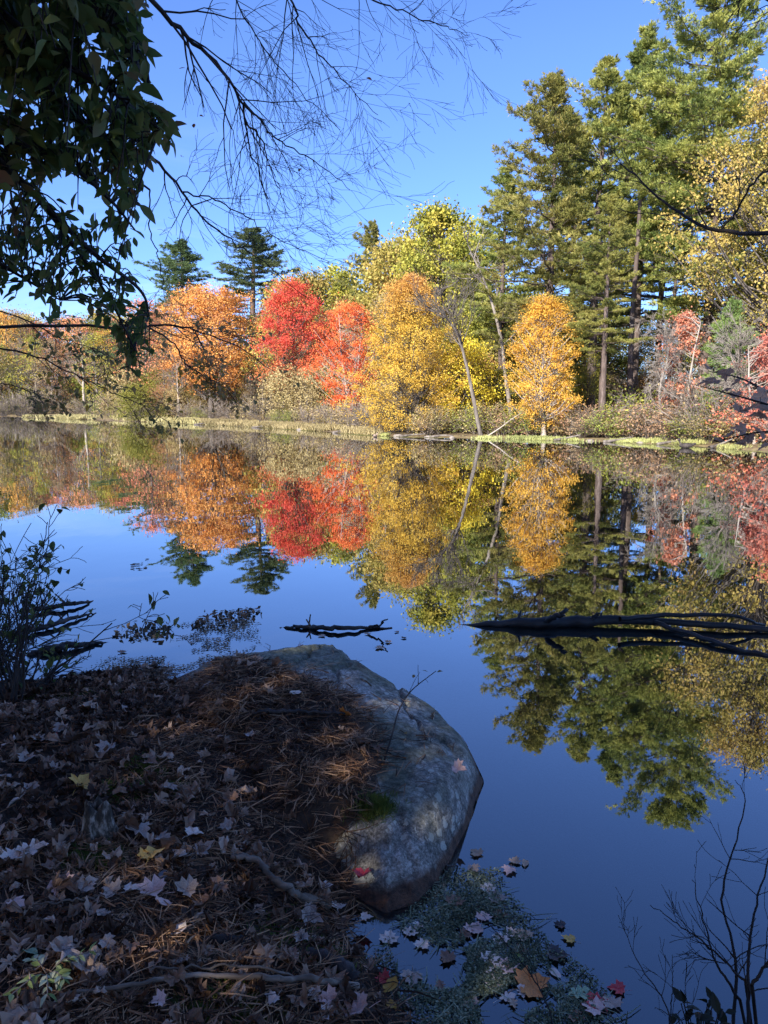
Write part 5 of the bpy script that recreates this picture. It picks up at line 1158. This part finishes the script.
for pts, k in zip(mains[:4] , (10, 9, 12, 8)):
    e = at_d(*pts[0]) - c; tube(br, smooth_path([trk[k], (trk[k] + e) / 2 + [0, 0, .1], e], 8), np.linspace(.022, .012, 8), 6, .3)
e = at_d(*mains[6][0]) - c; tube(br, [trk[11], e], .012, 6, .3)
tb.build('trunk', M['bark_dark'], root); br.build('branches', M['bark_dark'], root); lf.build('leaves', M['near_green'], root)

# ---- browned leafy boughs further out at the left
c = np.array([-5.6, 6.9, float(ground_h(-5.6, 6.9))]); root = thing('overhanging_tree', 'beech boughs with small browned leaves hanging in front of the far orange maple', 'tree', c); tb, br, lf, ly = MB(), MB(), MB(), MB()
trk = smooth_path(np.array([[0, 0, -.2], [.1, 0, 1.5], [.0, .1, 3.2], [.1, .2, 5.0]]), 14); tube(tb, trk, np.linspace(.1, .04, 14), 9)
r2 = np.random.RandomState(95); tips = []
limbs = [([(-60, 330, 8), (60, 325, 7.6), (120, 328, 7.4), (170, 325, 7.4), (200, 332, 7.4), (235, 345, 7.5), (275, 372, 7.6)], .016, .003, 16, .45, 1), ([(150, 328, 7.4), (175, 345, 7.4), (187, 365, 7.4), (205, 376, 7.4), (240, 395, 7.4)], .009, .003, 14, .4, 1),
         ([(-60, 345, 8), (20, 352, 7.8), (70, 372, 7.6), (110, 392, 7.5), (150, 408, 7.5)], .01, .003, 16, .45, 1), ([(-40, 300, 8), (20, 318, 7.8), (60, 338, 7.7), (100, 350, 7.6)], .008, .003, 12, .4, 1), ([(-30, 385, 7.8), (10, 385, 7.7), (45, 398, 7.6)], .006, .003, 7, .3, 1)]
TP = []
for pts, r0, r1, nt, L_, dp in limbs:
    tp = []; guided(br, pts, r0, r1, nt, L_, dp, r2, (0.02, 0, -.05), .35, .0022, tips=tp); TP.append(tp)
for q, tp in enumerate(TP):
    for e, d in tp:
        for s in range(r2.randint(1, 3)):
            v, f = broad_leaf(r2.uniform(.045, .075), .55); v = v @ rotm(r2.rand() * 6.28, r2.normal(-.5, .4), r2.normal(0, .5)).T + e + r2.normal(0, .05, 3) * [1, 1, .5]
            (ly if (q == 1 and r2.rand() < .5) or (q == 2 and r2.rand() < .25) else lf).add(v, f, r2.rand())
for m in (br, lf, ly): m.v = [q - c for q in m.v]
for pts, k in zip([l[0] for l in limbs if l[0][0][0] < 0], (9, 8, 9, 7)):
    e = at_d(*pts[0]) - c; tube(br, smooth_path([trk[k], (trk[k] + e) / 2, e], 8), np.linspace(.022, .01, 8), 6, .3)
tb.build('trunk', M['bark_dark'], root); br.build('branches', M['bark_dark'], root); lf.build('leaves', M['near_brown'], root); ly.build('yellow_leaves', M['near_yellow'], root)
#FG1#

# ------------------------------------------------------------------ light, sky, camera
SUN_EL = math.radians(30); SUN_AZ = math.atan2(-.55, -.83)     # direction towards the sun: x=sin(az), y=cos(az)
sd = Vector((math.sin(SUN_AZ) * math.cos(SUN_EL), math.cos(SUN_AZ) * math.cos(SUN_EL), math.sin(SUN_EL)))
L = bpy.data.lights.new('sun', 'SUN'); L.energy = 4.4; L.angle = math.radians(.5); L.color = (1, .93, .82)
so = link('sun', L); so.rotation_euler = (-sd).to_track_quat('-Z', 'Y').to_euler()
W = bpy.data.worlds.new('World'); SC.world = W; W.use_nodes = True; t = W.node_tree; t.nodes.clear()
sky = nd(t, 'ShaderNodeTexSky', sky_type='NISHITA'); sky.sun_disc = False; sky.sun_elevation = SUN_EL; sky.sun_rotation = SUN_AZ
sky.air_density = 1.0; sky.dust_density = .05; sky.ozone_density = 4.0; sky.altitude = 200
hs = nd(t, 'ShaderNodeHueSaturation'); hs.inputs['Saturation'].default_value = 1.08; t.links.new(sky.outputs[0], hs.inputs['Color'])
# thin low cirrus
tc = nd(t, 'ShaderNodeTexCoord'); sp = nd(t, 'ShaderNodeSeparateXYZ'); t.links.new(tc.outputs['Generated'], sp.inputs[0])
mp = nd(t, 'ShaderNodeMapping'); mp.inputs['Scale'].default_value = (1, 1, 5); t.links.new(tc.outputs['Generated'], mp.inputs[0])
cn = noise(t, mp.outputs[0], 3.5, 6, .6, .6)
cm_ = nd(t, 'ShaderNodeMapRange'); cm_.inputs[1].default_value = .5; cm_.inputs[2].default_value = .75; t.links.new(cn, cm_.inputs[0])
e1 = nd(t, 'ShaderNodeMapRange'); e1.inputs[1].default_value = .36; e1.inputs[2].default_value = .12; t.links.new(sp.outputs['Z'], e1.inputs[0])
e2 = nd(t, 'ShaderNodeMapRange'); e2.inputs[1].default_value = .05; e2.inputs[2].default_value = -.25; t.links.new(sp.outputs['X'], e2.inputs[0])
cf = math_n(t, 'MULTIPLY', math_n(t, 'MULTIPLY', cm_.outputs[0], e1.outputs[0]), e2.outputs[0]); cf = math_n(t, 'MULTIPLY', cf, .15)
mx = nd(t, 'ShaderNodeMix', data_type='RGBA'); tint = nd(t, 'ShaderNodeMix', data_type='RGBA', blend_type='MULTIPLY'); tint.inputs[0].default_value = 1; tg = nd(t, 'ShaderNodeMapRange'); tg.inputs[1].default_value = .0; tg.inputs[2].default_value = .4; t.links.new(sp.outputs['Z'], tg.inputs[0]); t.links.new(ramp(t, tg.outputs[0], [(.50, .60, .92), (.74, .73, .98)]), tint.inputs[7]); t.links.new(hs.outputs[0], tint.inputs[6])
t.links.new(cf, mx.inputs[0]); t.links.new(tint.outputs[2], mx.inputs[6]); mx.inputs[7].default_value = (6.5, 7, 8, 1)
bg = nd(t, 'ShaderNodeBackground'); bg.inputs[1].default_value = .11; t.links.new(mx.outputs[2], bg.inputs[0])
wo = nd(t, 'ShaderNodeOutputWorld'); t.links.new(bg.outputs[0], wo.inputs[0])

cd = bpy.data.cameras.new('camera'); cd.sensor_fit = 'VERTICAL'; cd.sensor_height = 24; cd.lens = F / 1024 * 24; cd.clip_start = .05; cd.clip_end = 2000
co = link('camera', cd, None, (0, 0, CAMZ)); co.rotation_euler = (PI / 2 - PITCH, 0, 0); SC.camera = co
SC.view_settings.view_transform = 'Standard'; SC.view_settings.look = 'None'; SC.view_settings.gamma = 1; SC.view_settings.exposure = 1.45
SC.view_settings.use_curve_mapping = False
SC.cycles.max_bounces = 6; SC.cycles.diffuse_bounces = 4; SC.cycles.glossy_bounces = 3; SC.cycles.transmission_bounces = 3; SC.cycles.transparent_max_bounces = 8
SC.cycles.use_denoising = True
